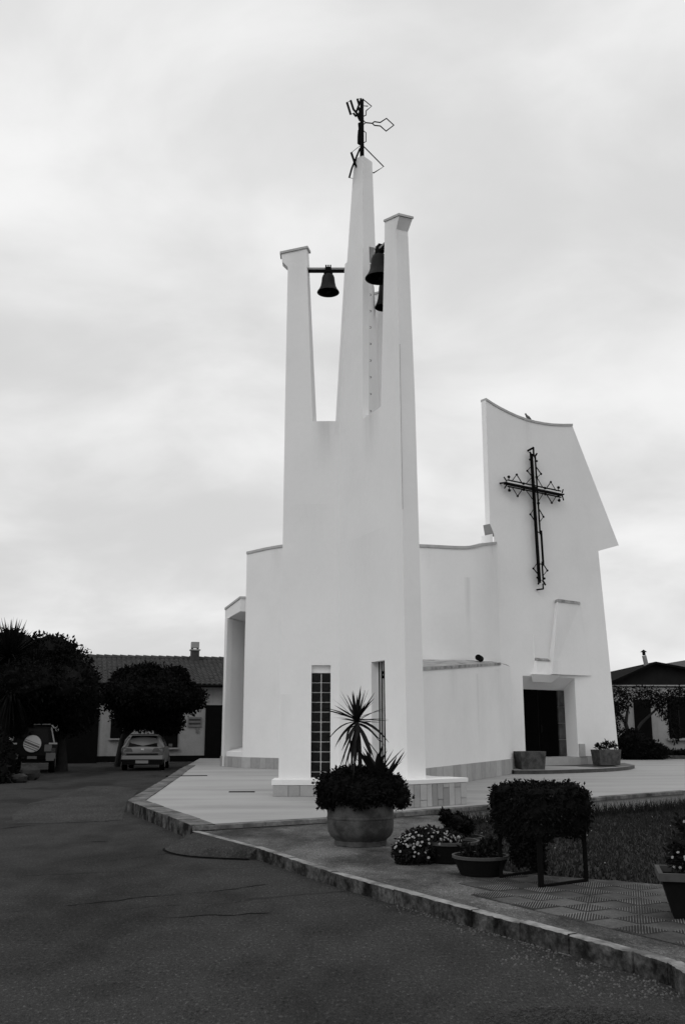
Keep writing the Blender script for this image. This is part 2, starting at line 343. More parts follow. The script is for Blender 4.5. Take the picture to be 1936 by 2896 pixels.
# kerb stones along the pavement and the plaza edge
def kerb_run(pts, z0, z1, wdt, step, m, parent, side=1, lip=.012, gap=.012, over=0.0, topm=None):
    segs = []
    for a, b in zip(pts[:-1], pts[1:]):
        ln = math.dist(a, b); n = max(1, round(ln / step))
        for i in range(n):
            t0, t1 = i / n, (i + 1) / n
            segs.append(((a[0] + (b[0] - a[0]) * t0, a[1] + (b[1] - a[1]) * t0), (a[0] + (b[0] - a[0]) * t1, a[1] + (b[1] - a[1]) * t1)))
    for i, (a, b) in enumerate(segs):
        d = Vector((b[0] - a[0], b[1] - a[1])).normalized(); nrm = Vector((-d.y, d.x)) * side
        bow = random.uniform(-.008, .008); dz = random.uniform(-.006, .006)
        A_ = Vector(a) + d * gap * .5 - nrm * (.014 + over + bow); B_ = Vector(b) - d * gap * .5 - nrm * (.014 + over - bow)
        mb = MB(); nd = 16; bot = []; top = []
        # front face broken into strips so the arris is chipped and uneven
        fr = []
        for k in range(nd + 1):
            q = A_.lerp(B_, k / nd); fr.append(q)
        vs = []; fs = []
        for k, q in enumerate(fr):
            ch = random.uniform(.004, .011); j = random.uniform(-.004, .004)
            q2 = q + nrm * wdt
            vs += [(q.x - nrm.x * j, q.y - nrm.y * j, z0), (q.x, q.y, z1 + lip + dz - ch), (q.x + nrm.x * ch, q.y + nrm.y * ch, z1 + lip + dz), (q2.x, q2.y, z1 + lip + dz), (q2.x, q2.y, z0)]
        for k in range(nd):
            o_ = k * 5
            for e in range(4): fs.append((o_ + e, o_ + e + 1, o_ + e + 6, o_ + e + 5))
        fs += [(0, 1, 2, 3, 4), tuple(nd * 5 + e for e in (4, 3, 2, 1, 0))]
        mb.add(vs, fs); ks = mb.build('kerb_stone', m, parent)
        if m is KERB: upfaces(ks, topm or KERBT)
kerb_run(KL[:14], -.06, ZS, .09, 1.25, KERB, pav, side=1, gap=.006)
kerb_run(PLFT[:2], -.05, ZP, .36, .9, KERB, plz, side=-1, topm=KERBP)
kerb_run(PLFT[1:5], -.05, ZP, .36, 1.2, KERB, plz, side=-1, topm=KERBP)
kerb_run(PF[:5], .145, ZP, .20, 1.15, KERBP, plz, side=1, lip=.006, over=.06)

# asphalt ramp laid up against the kerb
rm = MB(); vs = []; fs = []; n = 14
for i in range(n + 1):
    t = i / n; a = Vector((-2.2, 15.05)).lerp(Vector((-1.1, 13.0)), t); nr = Vector((-.88, -.47))
    wd = .10 + .72 * math.sin(math.pi * min(1, t * .95 + .05) ** 1.1) + .04 * math.sin(9 * t)
    for k in range(5):
        q = a + nr * wd * k / 4; z = .095 * (1 - (k / 4) ** 1.6) + .004 + (.034 if k < 4 else .012); vs.append((q.x + .015, q.y, z))
for i in range(n):
    for k in range(4): fs.append((i * 5 + k, i * 5 + k + 1, i * 5 + k + 6, i * 5 + k + 5))
rm.add(vs, fs); b_ = len(rm.v); end = vs[-5:]; rm.add(end + [(x, y, -.01) for x, y, z in end], [(0, 1, 2, 3, 4, 9, 8, 7, 6, 5)])
tag(rm.build('asphalt_ramp', ASPHR, smooth=30), kind='structure')
mb = MB(); ev = [vs[i * 5 + 4] for i in range(n + 1)]; qv = []
for k, (x, y, z) in enumerate(ev): wv = .02 + .03 * k / n + random.uniform(0, .015); qv += [(x + .02, y + .01, .004), (x - wv * .7, y - wv * .8, .004)]
mb.add(qv, [(2 * k, 2 * k + 1, 2 * k + 3, 2 * k + 2) for k in range(n)]); mb.build('road_crack', CRK, road)

# diamond ribbed tiles set in the pavement
def inpoly(x, y, P):
    c = False; j = len(P) - 1
    for i in range(len(P)):
        if (P[i][1] > y) != (P[j][1] > y) and x < (P[j][0] - P[i][0]) * (y - P[i][1]) / (P[j][1] - P[i][1]) + P[i][0]: c = not c
        j = i
    return c
T = .30; hT = T / math.sqrt(2)
rt = MB(); nr_ = 20
for k in range(nr_):
    x = -hT + (k + .5) * 2 * hT / nr_; ln = (hT - abs(x)) * .97; wv = .0058
    if ln > .02: rt.prism([(x - wv, -ln, 0), (x + wv, -ln, 0), (x + wv, ln, 0), (x - wv, ln, 0)], [(x - wv * .7, -ln + .004, .009), (x + wv * .7, -ln + .004, .009), (x + wv * .7, ln - .004, .009), (x - wv * .7, ln - .004, .009)])
rt.prism([(-hT * .985, 0, -.02), (0, -hT * .985, -.02), (hT * .985, 0, -.02), (0, hT * .985, -.02)], [(-hT * .985, 0, .0), (0, -hT * .985, .0), (hT * .985, 0, .0), (0, hT * .985, .0)])
RIBM = mesh_only(rt, 'ribbed_tile', GROOVE); RIBM.materials.append(TILE)
for p_ in RIBM.polygons:
    if p_.normal.z > .5 and p_.center.z > .006: p_.material_index = 1
pt = MB().prism([(-hT * .985, 0, -.02), (0, -hT * .985, -.02), (hT * .985, 0, -.02), (0, hT * .985, -.02)], [(-hT * .985, 0, .004), (0, -hT * .985, .004), (hT * .985, 0, .004), (0, hT * .985, .004)])
PLNM = mesh_only(pt, 'plain_tile', TILEP)
rot = math.radians(-16); cr, sr = math.cos(rot), math.sin(rot)
for i in range(-20, 30):
    for j in range(-20, 30):
        lx, ly = (i - j) * hT, (i + j) * hT; x, y = 2.6 + lx * cr - ly * sr, 9.0 + lx * sr + ly * cr
        if not (5.5 < y < 10.9 and 1.25 < x < 4.8): continue
        if not all(inpoly(x + a * hT, y + b * hT, PAVEPOLY) for a, b in ((1, 0), (-1, 0), (0, 1), (0, -1))): continue
        # stay clear of the kerb stones
        dk = min(abs((b[0] - a[0]) * (a[1] - y) - (a[0] - x) * (b[1] - a[1])) / math.dist(a, b) for a, b in zip(KL[:-1], KL[1:]) if min(a[1], b[1]) - .4 < y < max(a[1], b[1]) + .4)
        if dk < .20 + hT * .8: continue
        k = ((i + j) % 2 == 0)
        inst('ribbed_tile' if k else 'plain_tile', RIBM if k else PLNM, pav, (x, y, ZS + .005 + random.uniform(-.002, .003)), (random.uniform(-.006, .006), random.uniform(-.006, .006), rot))

# drain slots in the plaza
tag(MB().box((-4.95, 31.7, ZP + .003), (1.3, .16, .03), .22).build('drain_grate', BLACK), 'long dark drain slot across the plaza corner near the parked hatchback', 'drain')
tag(MB().box((-2.35, 23.4, ZP + .003), (.6, .14, .03), .03).build('drain_cover', BLACK), 'short dark drain cover set in the pale plaza left of the bell tower', 'drain')

# moss and gravel patch in the lower right corner of the road
mb = MB(); rr = np.random.default_rng(3)
for k in range(1500):
    a = rr.uniform(0, 2 * math.pi); r_ = math.sqrt(rr.uniform(0, 1)); x, y = 1.35 + .62 * r_ * math.cos(a), 5.75 + .5 * r_ * math.sin(a)
    s_ = rr.uniform(.006, .016) * (1.15 - .4 * r_); h = rr.uniform(.4, 1.0) * s_ + .012 * (1 - r_)
    q = [(x + s_ * math.cos(t + a), y + s_ * math.sin(t + a) * rr.uniform(.7, 1.1)) for t in (0, 1.25, 2.5, 3.8, 5.0)]
    mb.prism([(u_, v_, -.002) for u_, v_ in q], [(x + (u_ - x) * .6, y + (v_ - y) * .6, h) for u_, v_ in q])
tag(mb.build('gravel_patch', GRAVEL), kind='stuff')
# loose grit along the foot of the kerb
mb = MB()
for k in range(520):
    t = rr.uniform(0, 1); i = int(t * 6); a, b = KL[5 + i], KL[6 + i]; f_ = t * 6 - i
    x = a[0] + (b[0] - a[0]) * f_ - abs(rr.normal(.02, .14) if k % 2 else rr.normal(.4, .2) * (i > 2)); y = a[1] + (b[1] - a[1]) * f_ - .05; s_ = rr.uniform(.004, .012)
    q = [(x + s_ * math.cos(t2), y + s_ * math.sin(t2)) for t2 in (0, 1.6, 3.2, 4.7)]
    mb.prism([(u_, v_, 0) for u_, v_ in q], [(x + (u_ - x) * .5, y + (v_ - y) * .5, s_ * .8) for u_, v_ in q])
tag(mb.build('kerb_grit', mat('pale_grit', .09, .95, .5, 9, .5, 60)), kind='stuff')

# ------------------------------------------------------------------ church
CH = thing('church', (3, 38, ZP), 'white plastered modern church with curved walls and sail-shaped facade behind the bell tower', 'church')
def spline(P, sub=5):
    out = []
    for i in range(len(P) - 1):
        p0, p1, p2, p3 = (np.array(P[max(0, min(len(P) - 1, k))], float) for k in (i - 1, i, i + 1, i + 2))
        for s_ in range(sub):
            t = s_ / sub; out.append(.5 * ((2 * p1) + (-p0 + p2) * t + (2 * p0 - 5 * p1 + 4 * p2 - p3) * t * t + (-p0 + 3 * p1 - 3 * p2 + p3) * t ** 3))
    out.append(np.array(P[-1], float)); return out
# facade frame: s along the facade, t behind it
FA = math.radians(54); FD = (math.sin(FA), math.cos(FA)); FB = (-math.cos(FA), math.sin(FA)); F0 = (7.3, 36.0)
def fp(s, t, z): return (F0[0] + FD[0] * s + FB[0] * t, F0[1] + FD[1] * s + FB[1] * t, z)
arc = spline([(-3.92, 38.9, 8.69), (-2.43, 37.45, 8.70), (-.7, 35.6, 8.45), (1.0, 33.6, 8.0), (2.61, 32.45, 7.76), (4.22, 33.0, 7.80), (4.98, 33.6, 8.02), (5.35, 34.25, 8.18), (5.64, 34.76, 8.3)], 5)
back = [fp(-2.0, 1.3, 8.2), fp(3.3, 1.3, 8.2), (8.5, 44, 8), (6, 52, 8), (-2.5, 52, 8), (-3.3, 43, 8.5)]
allp = [tuple(p) for p in arc] + back
MB().prism([(x, y, ZP - .1) for x, y, z in allp], allp).build('nave_wall', PLC, CH, smooth=25)
def coping(pts, wd, h, name, parent, m=COPE, out=.035, drop=.0):
    for i in range(len(pts) - 1):
        a, b = np.array(pts[i], float), np.array(pts[i + 1], float); d = (b - a)[:2]; d /= np.linalg.norm(d); nr2 = np.array([d[1], -d[0]])
        q = [a[:2] + nr2 * out, b[:2] + nr2 * out, b[:2] - nr2 * wd, a[:2] - nr2 * wd]; zz = (a[2], b[2], b[2], a[2])
        yield [(p[0], p[1], z + .001 - drop) for p, z in zip(q, zz)], [(p[0], p[1], z + h) for p, z in zip(q, zz)]
def coping_obj(pts, wd, h, parent, m=COPE, out=.035, drop=.0, name='coping'):
    mb = MB()
    for bt, tp in coping(pts, wd, h, name, parent, m, out, drop): mb.prism(bt, tp)
    return mb.build(name, m, parent)
coping_obj([tuple(p) for p in arc], .3, .10, CH)

# plinth tiles along a ground line
def plinth(parent, pts, z0, z1, wds, proud=.03, thick=.05, seed=1, mats=(0, 1, 1, 2, 1, 0, 2), split=False):
    r2 = random.Random(seed)
    for a, b in zip(pts[:-1], pts[1:]):
        ln = math.dist(a, b); d = Vector((b[0] - a[0], b[1] - a[1])) / ln; nr2 = Vector((d.y, -d.x)); x = 0; ang = math.atan2(d.y, d.x)
        while x < ln - .02:
            wdt = min(r2.uniform(*wds), ln - x)
            if ln - x - wdt < wds[0] * .4: wdt = ln - x
            parts = [(z0, z1)]
            if split and r2.random() < .5:
                zz = z0 + (z1 - z0) * r2.choice((.3, .62, .8)); parts = [(z0, zz), (zz, z1)]
            for za, zb in parts:
                c = Vector(a) + d * (x + wdt / 2) + nr2 * (proud - thick / 2 + r2.uniform(-.003, .003))
                MB().box((c.x, c.y, (za + zb) / 2), (wdt - .012, thick, zb - za - .010), ang).build('plinth_tile', STONE[r2.choice(mats)], parent)
            x += wdt

# niche bay at the far left end of the nave
nb_ = MB()
nb_.ext([(-4.97, 40.75), (-4.80, 40.20), (-4.62, 40.55), (-4.75, 41.2)], ZP, 6.22)              # left post
nb_.prism([(-4.97, 40.75, 6.2), (-4.17, 39.2, 6.38), (-3.78, 39.35, 6.38), (-3.70, 42.6, 6.2), (-4.6, 42.6, 6.2)], [(-4.97, 40.75, 6.62), (-4.17, 39.2, 6.90), (-3.78, 39.35, 6.90), (-3.70, 42.6, 6.75), (-4.6, 42.6, 6.65)])
nb_.ext([(-4.68, 40.5), (-3.85, 42.55), (-3.6, 42.6), (-3.6, 43), (-4.7, 43), (-4.75, 41.2)], ZP, 6.2)   # back wall
nb_.prism([(-4.97, 40.75, ZP), (-3.93, 38.95, ZP), (-3.7, 42.5, ZP), (-4.7, 40.9, ZP)], [(-4.95, 40.72, .78), (-3.93, 38.97, .80), (-3.75, 42.5, 1.05), (-4.7, 40.9, .85)])   # sloping sill
nb_.build('niche_bay', PLC, CH)
coping_obj([(-4.97, 40.75, 6.62), (-4.17, 39.2, 6.90), (-3.80, 39.34, 6.90)], .25, .09, CH)
plinth(CH, [(-4.99, 40.72), (-3.93, 38.90), (-2.43, 37.42), (-1.2, 36.1)], ZP, .62, (.28, .6), seed=4)

# low side chapel in front of the nave, its roof pitched up to the nave wall
LW = [(1.45, 23.4, 3.08), (1.97, 24.7, 3.15), (3.5, 28.3, 3.45), (5.25, 32.4, 3.80), (5.85, 33.95, 3.80)]
sc = MB()
for a, b in zip(LW[:-1], LW[1:]): sc.add([(a[0], a[1], ZP - .1), (b[0], b[1], ZP - .1), b, a], [(0, 1, 2, 3)])
sc.add([LW[0], (1.45, 23.4, ZP - .1), (.6, 33, ZP - .1), (.6, 33, 3.9), LW[-1], (5.85, 33.95, ZP - .1), (6.0, 35.1, ZP - .1), (6.0, 35.1, 3.9)], [(0, 1, 2, 3), (4, 5, 6, 7)])
sc.build('chapel_wall', PLC, CH)
ap = MB(); up = [(.9, 33.2, 4.0), (2.61, 32.3, 3.93), (4.22, 32.9, 3.95), (5.2, 33.9, 3.98), (5.9, 35.0, 3.95)]
for i in range(4): ap.add([LW[i], LW[i + 1], up[i + 1], up[i]], [(0, 1, 2, 3)])
ap.build('chapel_roof', PLD, CH)
coping_obj(LW[:4], .12, .035, CH, PLD, .03, .05, 'roof_edge')
plinth(CH, [(1.97, 24.65), (3.5, 28.27), (5.25, 32.37), (5.82, 33.8)], ZP, .70, (.42, .75), seed=9)
MB().tube([(4.66, 32.75, 3.98), (4.52, 32.25, 3.99), (4.46, 31.95, 3.97)], .10, 12).build('drain_spout', BLACK, CH)

# sail facade
fa = MB()
def fquad(pts): fa.add([fp(*p) for p in pts], [tuple(range(len(pts)))])
OL, OR, OT = -.94, 1.87, 3.57
fquad([(-2.3, 0, .1), (OL, 0, .1), (OL, 0, OT), (-2.27, 0, OT)])
fquad([(OR, 0, .1), (4.24, 0, .1), (4.03, 0, OT), (OR, 0, OT)])
fquad([(-2.27, 0, OT), (OL, 0, OT), (OR, 0, OT), (4.03, 0, OT), (3.71, 0, 8.69), (-2.14, 0, 8.69)])
fquad([(4.24, 0, .1), (4.24, .6, .1), (3.71, .6, 8.69), (3.71, 0, 8.69), (4.03, 0, OT)])
fquad([(-2.3, 0, .1), (-2.27, 0, OT), (-2.2, 0, 8.69), (-2.2, .6, 8.69), (-2.3, .6, .1)])
fquad([(OR, 0, .1), (OR, 0, OT), (OR, .62, 3.12), (OR, .62, .1)]); fquad([(OL, 0, .1), (OL, 0, OT), (OL, .62, 3.12), (OL, .62, .1)])
fquad([(OL, 0, OT), (OR, 0, OT), (OR, .62, 3.12), (OL, .62, 3.12)])
top = [(-2.32, 13.84), (-1.97, 13.735), (-1.62, 13.65), (-1.15, 13.56), (-.67, 13.49), (-.2, 13.455), (.32, 13.45), (.85, 13.48), (1.34, 13.53), (1.95, 13.63), (2.56, 13.75)]
out = [(-2.14, 8.69), (3.71, 8.69), (5.03, 9.07), (4.0, 11.02)] + top[::-1] + [(-2.32, 9.05)]
fa.prism([fp(s_, 0, z) for s_, z in out], [fp(s_ , .24, z) for s_, z in out])
fac = fa.build('facade', PLC, CH)
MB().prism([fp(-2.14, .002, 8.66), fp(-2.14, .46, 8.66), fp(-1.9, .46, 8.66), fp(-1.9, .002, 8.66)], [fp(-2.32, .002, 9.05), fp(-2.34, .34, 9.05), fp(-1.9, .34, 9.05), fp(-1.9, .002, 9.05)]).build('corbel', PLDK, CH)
cm = MB()
for (s0, z0), (s1, z1) in zip(top[:-1], top[1:]):
    cm.prism([fp(s0, -.03, z0), fp(s1, -.03, z1), fp(s1, .27, z1), fp(s0, .27, z0)], [fp(s0, -.03, z0 + .09), fp(s1, -.03, z1 + .09), fp(s1, .27, z1 + .09), fp(s0, .27, z0 + .09)])
cm.build('coping', COPE, CH)
# hood over the door
hd = MB()
hd.prism([fp(.37, .02, 3.66), fp(.32, -.29, 3.66), fp(2.82, -.03, 3.69), fp(2.84, .02, 3.69)], [fp(1.0, .02, 6.37), fp(.83, -.28, 6.37), fp(2.36, -.03, 6.45), fp(2.39, .02, 6.45)])
hd.prism([fp(-.44, .02, 3.58), fp(-.30, -.15, 3.64), fp(.42, -.2, 3.64), fp(1.0, -.05, 3.62), fp(1.0, .02, 3.58)], [fp(-.28, .02, 4.2), fp(-.28, -.1, 4.14), fp(.42, -.1, 4.14), (fp(.8, -.03, 4.14)), fp(.8, .02, 4.14)])
hd.prism([fp(-.34, .02, 4.13), fp(-.28, -.035, 4.13), fp(-.24, .02, 4.13)], [fp(-.34, .02, 5.1), fp(-.28, -.02, 5.1), fp(-.24, .02, 5.1)])
hd.prism([fp(-.40, .025, 3.37), fp(.62, .025, 3.37), fp(.62, .05, 3.37), fp(-.40, .05, 3.37)], [fp(-.62, -.2, 3.64), fp(.86, -.2, 3.64), fp(.95, .02, 3.64), fp(-.5, .02, 3.64)])
hd.build('door_hood', PLC, CH)
MB().prism([fp(.98, .02, 6.37), fp(.82, -.31, 6.37), fp(2.40, -.06, 6.43), fp(2.41, .02, 6.43)], [fp(1.02, .02, 6.50), fp(.84, -.30, 6.49), fp(2.38, -.04, 6.52), fp(2.38, .02, 6.53)]).build('hood_cap', PLD, CH)
MB().prism([fp(-.29, .02, 4.14), fp(-.29, -.13, 4.14), fp(.42, -.13, 4.14), fp(.42, .02, 4.14)], [fp(-.29, .02, 4.26), fp(-.29, -.12, 4.19), fp(.42, -.12, 4.19), fp(.42, .02, 4.26)]).build('hood_ledge', PLD, CH)
# door, marble jambs, threshold
dr = MB().prism([fp(-.62, .60, .68), fp(1.49, .60, .68), fp(1.49, .68, .68), fp(-.62, .68, .68)], [fp(-.62, .60, 3.12), fp(1.49, .60, 3.12), fp(1.49, .68, 3.12), fp(-.62, .68, 3.12)]).build('door', DOORM, CH)
for s_ in (.43,):
    MB().prism([fp(s_ - .015, .585, .7), fp(s_ + .015, .585, .7), fp(s_ + .015, .61, .7), fp(s_ - .015, .61, .7)], [fp(s_ - .015, .585, 3.1), fp(s_ + .015, .585, 3.1), fp(s_ + .015, .61, 3.1), fp(s_ - .015, .61, 3.1)]).build('astragal', BLACK, dr)
for s0 in (-.5, .52):
    for z0, z1 in ((.8, 1.45), (1.55, 2.25), (2.35, 3.0)):
        MB().prism([fp(s0, .585, z0), fp(s0 + .84, .585, z0), fp(s0 + .84, .61, z0), fp(s0, .61, z0)], [fp(s0, .585, z1), fp(s0 + .84, .585, z1), fp(s0 + .84, .61, z1), fp(s0, .61, z1)]).build('door_panel', DOORM, dr)
MB().tube([fp(.52, .57, 1.55), fp(.52, .53, 1.58), fp(.52, .53, 1.80), fp(.52, .57, 1.83)], .014, 6).build('handle', IRON, dr)
for s0, s1 in ((1.50, 1.865), (-.935, -.63)):
    for k in range(4):
        z0 = .68 + k * .61
        MB().prism([fp(s0, .55, z0 + .004), fp(s1, .55, z0 + .004), fp(s1, .7, z0 + .004), fp(s0, .7, z0 + .004)], [fp(s0, .55, z0 + .606), fp(s1, .55, z0 + .606), fp(s1, .7, z0 + .606), fp(s0, .7, z0 + .606)]).build('jamb_stone', MARBLE, CH)
MB().prism([fp(-.93, -.10, .35), fp(1.86, -.10, .35), fp(1.86, .62, .35), fp(-.93, .62, .35)], [fp(-.93, -.10, .66), fp(1.86, -.10, .66), fp(1.86, .62, .68), fp(-.93, .62, .68)]).build('threshold', STONE[1], CH)
MB().prism([fp(1.9, -.06, .68), fp(2.2, -.06, .68), fp(2.2, .1, .68), fp(1.9, .1, .68)], [fp(1.9, -.06, 1.14), fp(2.2, -.06, 1.14), fp(2.2, .1, 1.14), fp(1.9, .1, 1.14)]).build('jamb_foot', STONE[0], CH)
pq = [fp(-2.2, -.0, 0), fp(-.96, -.0, 0)]; plinth(CH, [p[:2] for p in pq], .3, .72, (.3, .5), seed=3)
pq = [fp(1.9, -.0, 0), fp(4.25, -.0, 0)]; plinth(CH, [p[:2] for p in pq], .3, .70, (.3, .5), seed=5)
# landing in front of the door
LD = spline([(5.72, 33.15, 0), (6.6, 33.2, 0), (7.9, 33.9, 0), (9.3, 35.0, 0), (10.5, 36.6, 0), (11.25, 38.35, 0)], 5)
fr = [(p[0], p[1]) for p in LD]
MB().prism([(x, y, ZP - .05) for x, y in fr] + [(11.0, 38.9, ZP - .05), (5.4, 34.75, ZP - .05)], [(x, y, .325) for x, y in fr] + [(11.0, 38.9, .40), (5.4, 34.75, .40)]).build('step', MARBLE, CH)
MB().add([(x * .995 + .02, y + .03, .331) for x, y in fr] + [(10.95, 38.85, .406), (5.45, 34.7, .406)], [tuple(range(len(fr) + 2))]).build('landing_slab', PAVE, CH)

# stone troughs either side of the door
def trough(loc, sz, label, rz):
    t = thing('stone_trough', loc, label, 'planter', 'stone troughs beside the church door', rz, local=True); W_, D_, H_ = sz
    mb = MB(); e = .05; inn = .08
    o0 = [(-W_ / 2 + e, -D_ / 2 + e, 0), (W_ / 2 - e, -D_ / 2 + e, 0), (W_ / 2 - e, D_ / 2 - e, 0), (-W_ / 2 + e, D_ / 2 - e, 0)]
    o1 = [(-W_ / 2, -D_ / 2, H_), (W_ / 2, -D_ / 2, H_), (W_ / 2, D_ / 2, H_), (-W_ / 2, D_ / 2, H_)]
    i1 = [(x * (1 - 2 * inn / W_), y * (1 - 2 * inn / D_), H_) for x, y, z in o1]; i0 = [(x, y, H_ - .12) for x, y, z in i1]
    mb.add(o0 + o1 + i1 + i0, [(3, 2, 1, 0)] + [(k, (k + 1) % 4, 4 + (k + 1) % 4, 4 + k) for k in range(4)] + [(4 + k, 4 + (k + 1) % 4, 8 + (k + 1) % 4, 8 + k) for k in range(4)] + [(8 + k, 8 + (k + 1) % 4, 12 + (k + 1) % 4, 12 + k) for k in range(4)])
    mb.build('basin', TROUGH, t, bevel=.012); MB().add([(x, y, z + .04) for x, y, z in i0], [(0, 1, 2, 3)]).build('soil', LAWN, t)
    return t
trough((6.35, 33.75, .335), (.92, .72, .60), 'empty rough stone trough left of the dark church door', math.radians(12))
trough((9.75, 36.75, .38), (.94, .60, .56), 'rough stone trough with small plants right of the church door', math.radians(18))

# ------------------------------------------------------------------ bell tower
TW = thing('bell_tower', (.2, 22, ZP), 'tall white three-winged bell tower with forked top in front of the church', 'bell tower')
CDX, CDY = -.4067, .9135
def cp(s): return (1.25 + CDX * s, 19.0 + CDY * s)
RN = (.9135, .4067)
def off(p, d): return (p[0] + RN[0] * d, p[1] + RN[1] * d)
ED = (.469, .883); ER = (.883, -.469)
def ep(m, side, th): return (.1 + ED[0] * m + ER[0] * side * th / 2, 22.2 + ED[1] * m + ER[1] * side * th / 2)
def ypoly(th, sc1, xl):
    c1 = cp(sc1); c2 = off(c1, th); g0 = ep(0, 1, th)
    # C right side meets E right side
    a = np.array([[CDX, -ED[0]], [CDY, -ED[1]]]); k, m_ = np.linalg.solve(a, np.array([g0[0] - c2[0], g0[1] - c2[1]])); v2 = (c2[0] + CDX * k, c2[1] + CDY * k)
    l0 = ep(0, -1, th); mm = (22 + th - l0[1]) / ED[1]; v3 = (l0[0] + ED[0] * mm, 22 + th)
    return [(xl, 22.0), cp(3.285), c1, c2, v2, ep(2.6, 1, th), ep(2.6, -1, th), v3, (xl, 22 + th)]
def lift(poly, z): return [(x, y, z) for x, y in poly]
ZN = 8.50; ZA = 8.85
tm = MB()
# wall faces from plinth to fork; window openings are cut out of wing A and wing C front faces
b0, b1 = ypoly(.40, .02, -1.41), ypoly(.355, .12, -1.38)
def lerp2(k, z): t = (z - .45) / (ZN - .45); return (b0[k][0] + (b1[k][0] - b0[k][0]) * t, b0[k][1] + (b1[k][1] - b0[k][1]) * t)
nP = len(b0)
for k in range(nP):
    j = (k + 1) % nP
    P = lambda u_, z: tuple(np.array(lerp2(k, z)) * (1 - u_) + np.array(lerp2(j, z)) * u_) + (z,)
    if k == 0: wnd = (.535, .862, .60, 3.06, .10)       # glass-block window
    elif k == 1: wnd = (.525, .720, .74, 3.02, .17)     # grilled window
    else: wnd = None
    if not wnd: tm.add([P(0, .45), P(1, .45), P(1, ZN), P(0, ZN)], [(0, 1, 2, 3)])
    else:
        u0, u1, z0, z1, dp = wnd
        tm.add([P(0, .45), P(u0, .45), P(u0, ZN), P(0, ZN)], [(0, 1, 2, 3)]); tm.add([P(u1, .45), P(1, .45), P(1, ZN), P(u1, ZN)], [(0, 1, 2, 3)])
        tm.add([P(u0, z1), P(u1, z1), P(u1, ZN), P(u0, ZN)], [(0, 1, 2, 3)]); tm.add([P(u0, .45), P(u1, .45), P(u1, z0), P(u0, z0)], [(0, 1, 2, 3)])
        e = Vector(P(1, 2)) - Vector(P(0, 2)); nrm = Vector((-e.y, e.x, 0)).normalized() * dp   # inwards
        c4 = [Vector(P(u0, z0)), Vector(P(u1, z0)), Vector(P(u1, z1)), Vector(P(u0, z1))]; i4 = [c + nrm for c in c4]
        for a in range(4): tm.add([c4[a], c4[(a + 1) % 4], i4[(a + 1) % 4], i4[a]], [(0, 1, 2, 3)])
        if k == 0: WA = (i4, e.normalized())
        else:
            WC = (i4, e.normalized()); tm.add(i4, [(0, 1, 2, 3)])
tm.add(lift(b1, ZN), [tuple(range(nP))])
tm.prism([(-1.38, 22.0, ZN + .0005), (-.092, 22.0, ZN + .0005), (.0, 22.25, ZN + .0005), (-1.38, 22.25, ZN + .0005)], [(-1.38, 22.0, ZA), (-.092, 22.0, ZA), (.0, 22.25, ZA), (-1.38, 22.25, ZA)])
# left prong with flared head
th1, th2 = .26, .22
def q4(x0, x1, th, z0, z1=None, sp=.05): z1 = z0 if z1 is None else z1; return [(x0, 22.0, z0), (x1, 22.0, z1), (x1 + sp, 22 + th, z1), (x0, 22 + th, z0)]
tm.prism(q4(-1.38, -.715, th1, ZA + .001, sp=.09), q4(-1.36, -.885, th2, 12.87, sp=.055))
tm.prism(q4(-1.36, -.87, th2, 12.871), q4(-1.50, -.88, th2 + .02, 13.02))
tm.prism(q4(-1.50, -.88, th2 + .02, 13.021), q4(-1.53, -.90, th2 + .02, 13.22, 13.38))
# right prong with flared head
def r4(s0, s1, d, z0, z1=None): z1 = z0 if z1 is None else z1; a, b = cp(s0), cp(s1); c, e = off(b, d), off(a, d); return [(*a, z0), (*b, z1), (*c, z1), (*e, z0)]
tm.prism(r4(.12, 1.02, .355, ZN + .001), r4(.18, .76, .285, 12.32))
tm.prism(r4(.18, .76, .285, 12.321), r4(.04, .74, .33, 12.57, 12.79))
# hub mast
hq = np.array(b1[1]) * .58 + np.array(b1[2]) * .42
hb0 = [cp(3.285), tuple(hq), off(hq, .27), (.85, 23.2), (-.1, 22.4)]
hb1 = [(.29, 21.15), (.49, 20.70), (.67, 20.78), (.60, 21.25), (.33, 21.35)]
hv = cp(3.285); hbk = (-.05, 22.45)
lo0 = [(-.185, 22.001), hv, tuple(hq), off(hq, .15), (.70, 22.25), (.97, 23.3), (.6, 23.5), hbk]
lo1 = [cp(2.93), cp(2.8), cp(1.885), off(cp(1.885), .16), (.70, 22.2), (.82, 22.95), (.6, 23.1), (.2, 22.3)]
tm.prism(lift(lo0, ZN + .002), lift(lo1, 12.78))
up0 = [cp(2.80), cp(1.89), off(cp(1.89), .325), (.72, 21.6), (.36, 21.75)]
up1 = [cp(2.37), cp(1.86), off(cp(1.86), .245), (.64, 21.25), (.38, 21.35)]
tm.prism(lift(up0, 12.781), [(x, y, z) for (x, y), z in zip(up1, (15.34, 15.13, 15.02, 15.1, 15.3))])
# third prong, half hidden behind
def e4(m0, m1, th, z): return [(*ep(m0, 1, th), z), (*ep(m1, 1, th), z), (*ep(m1, -1, th), z), (*ep(m0, -1, th), z)]
tm.prism(e4(1.56, 2.6, .26, ZN + .001), e4(1.60, 2.55, .22, 12.9))
tm.build('tower_wall', PLT, TW)
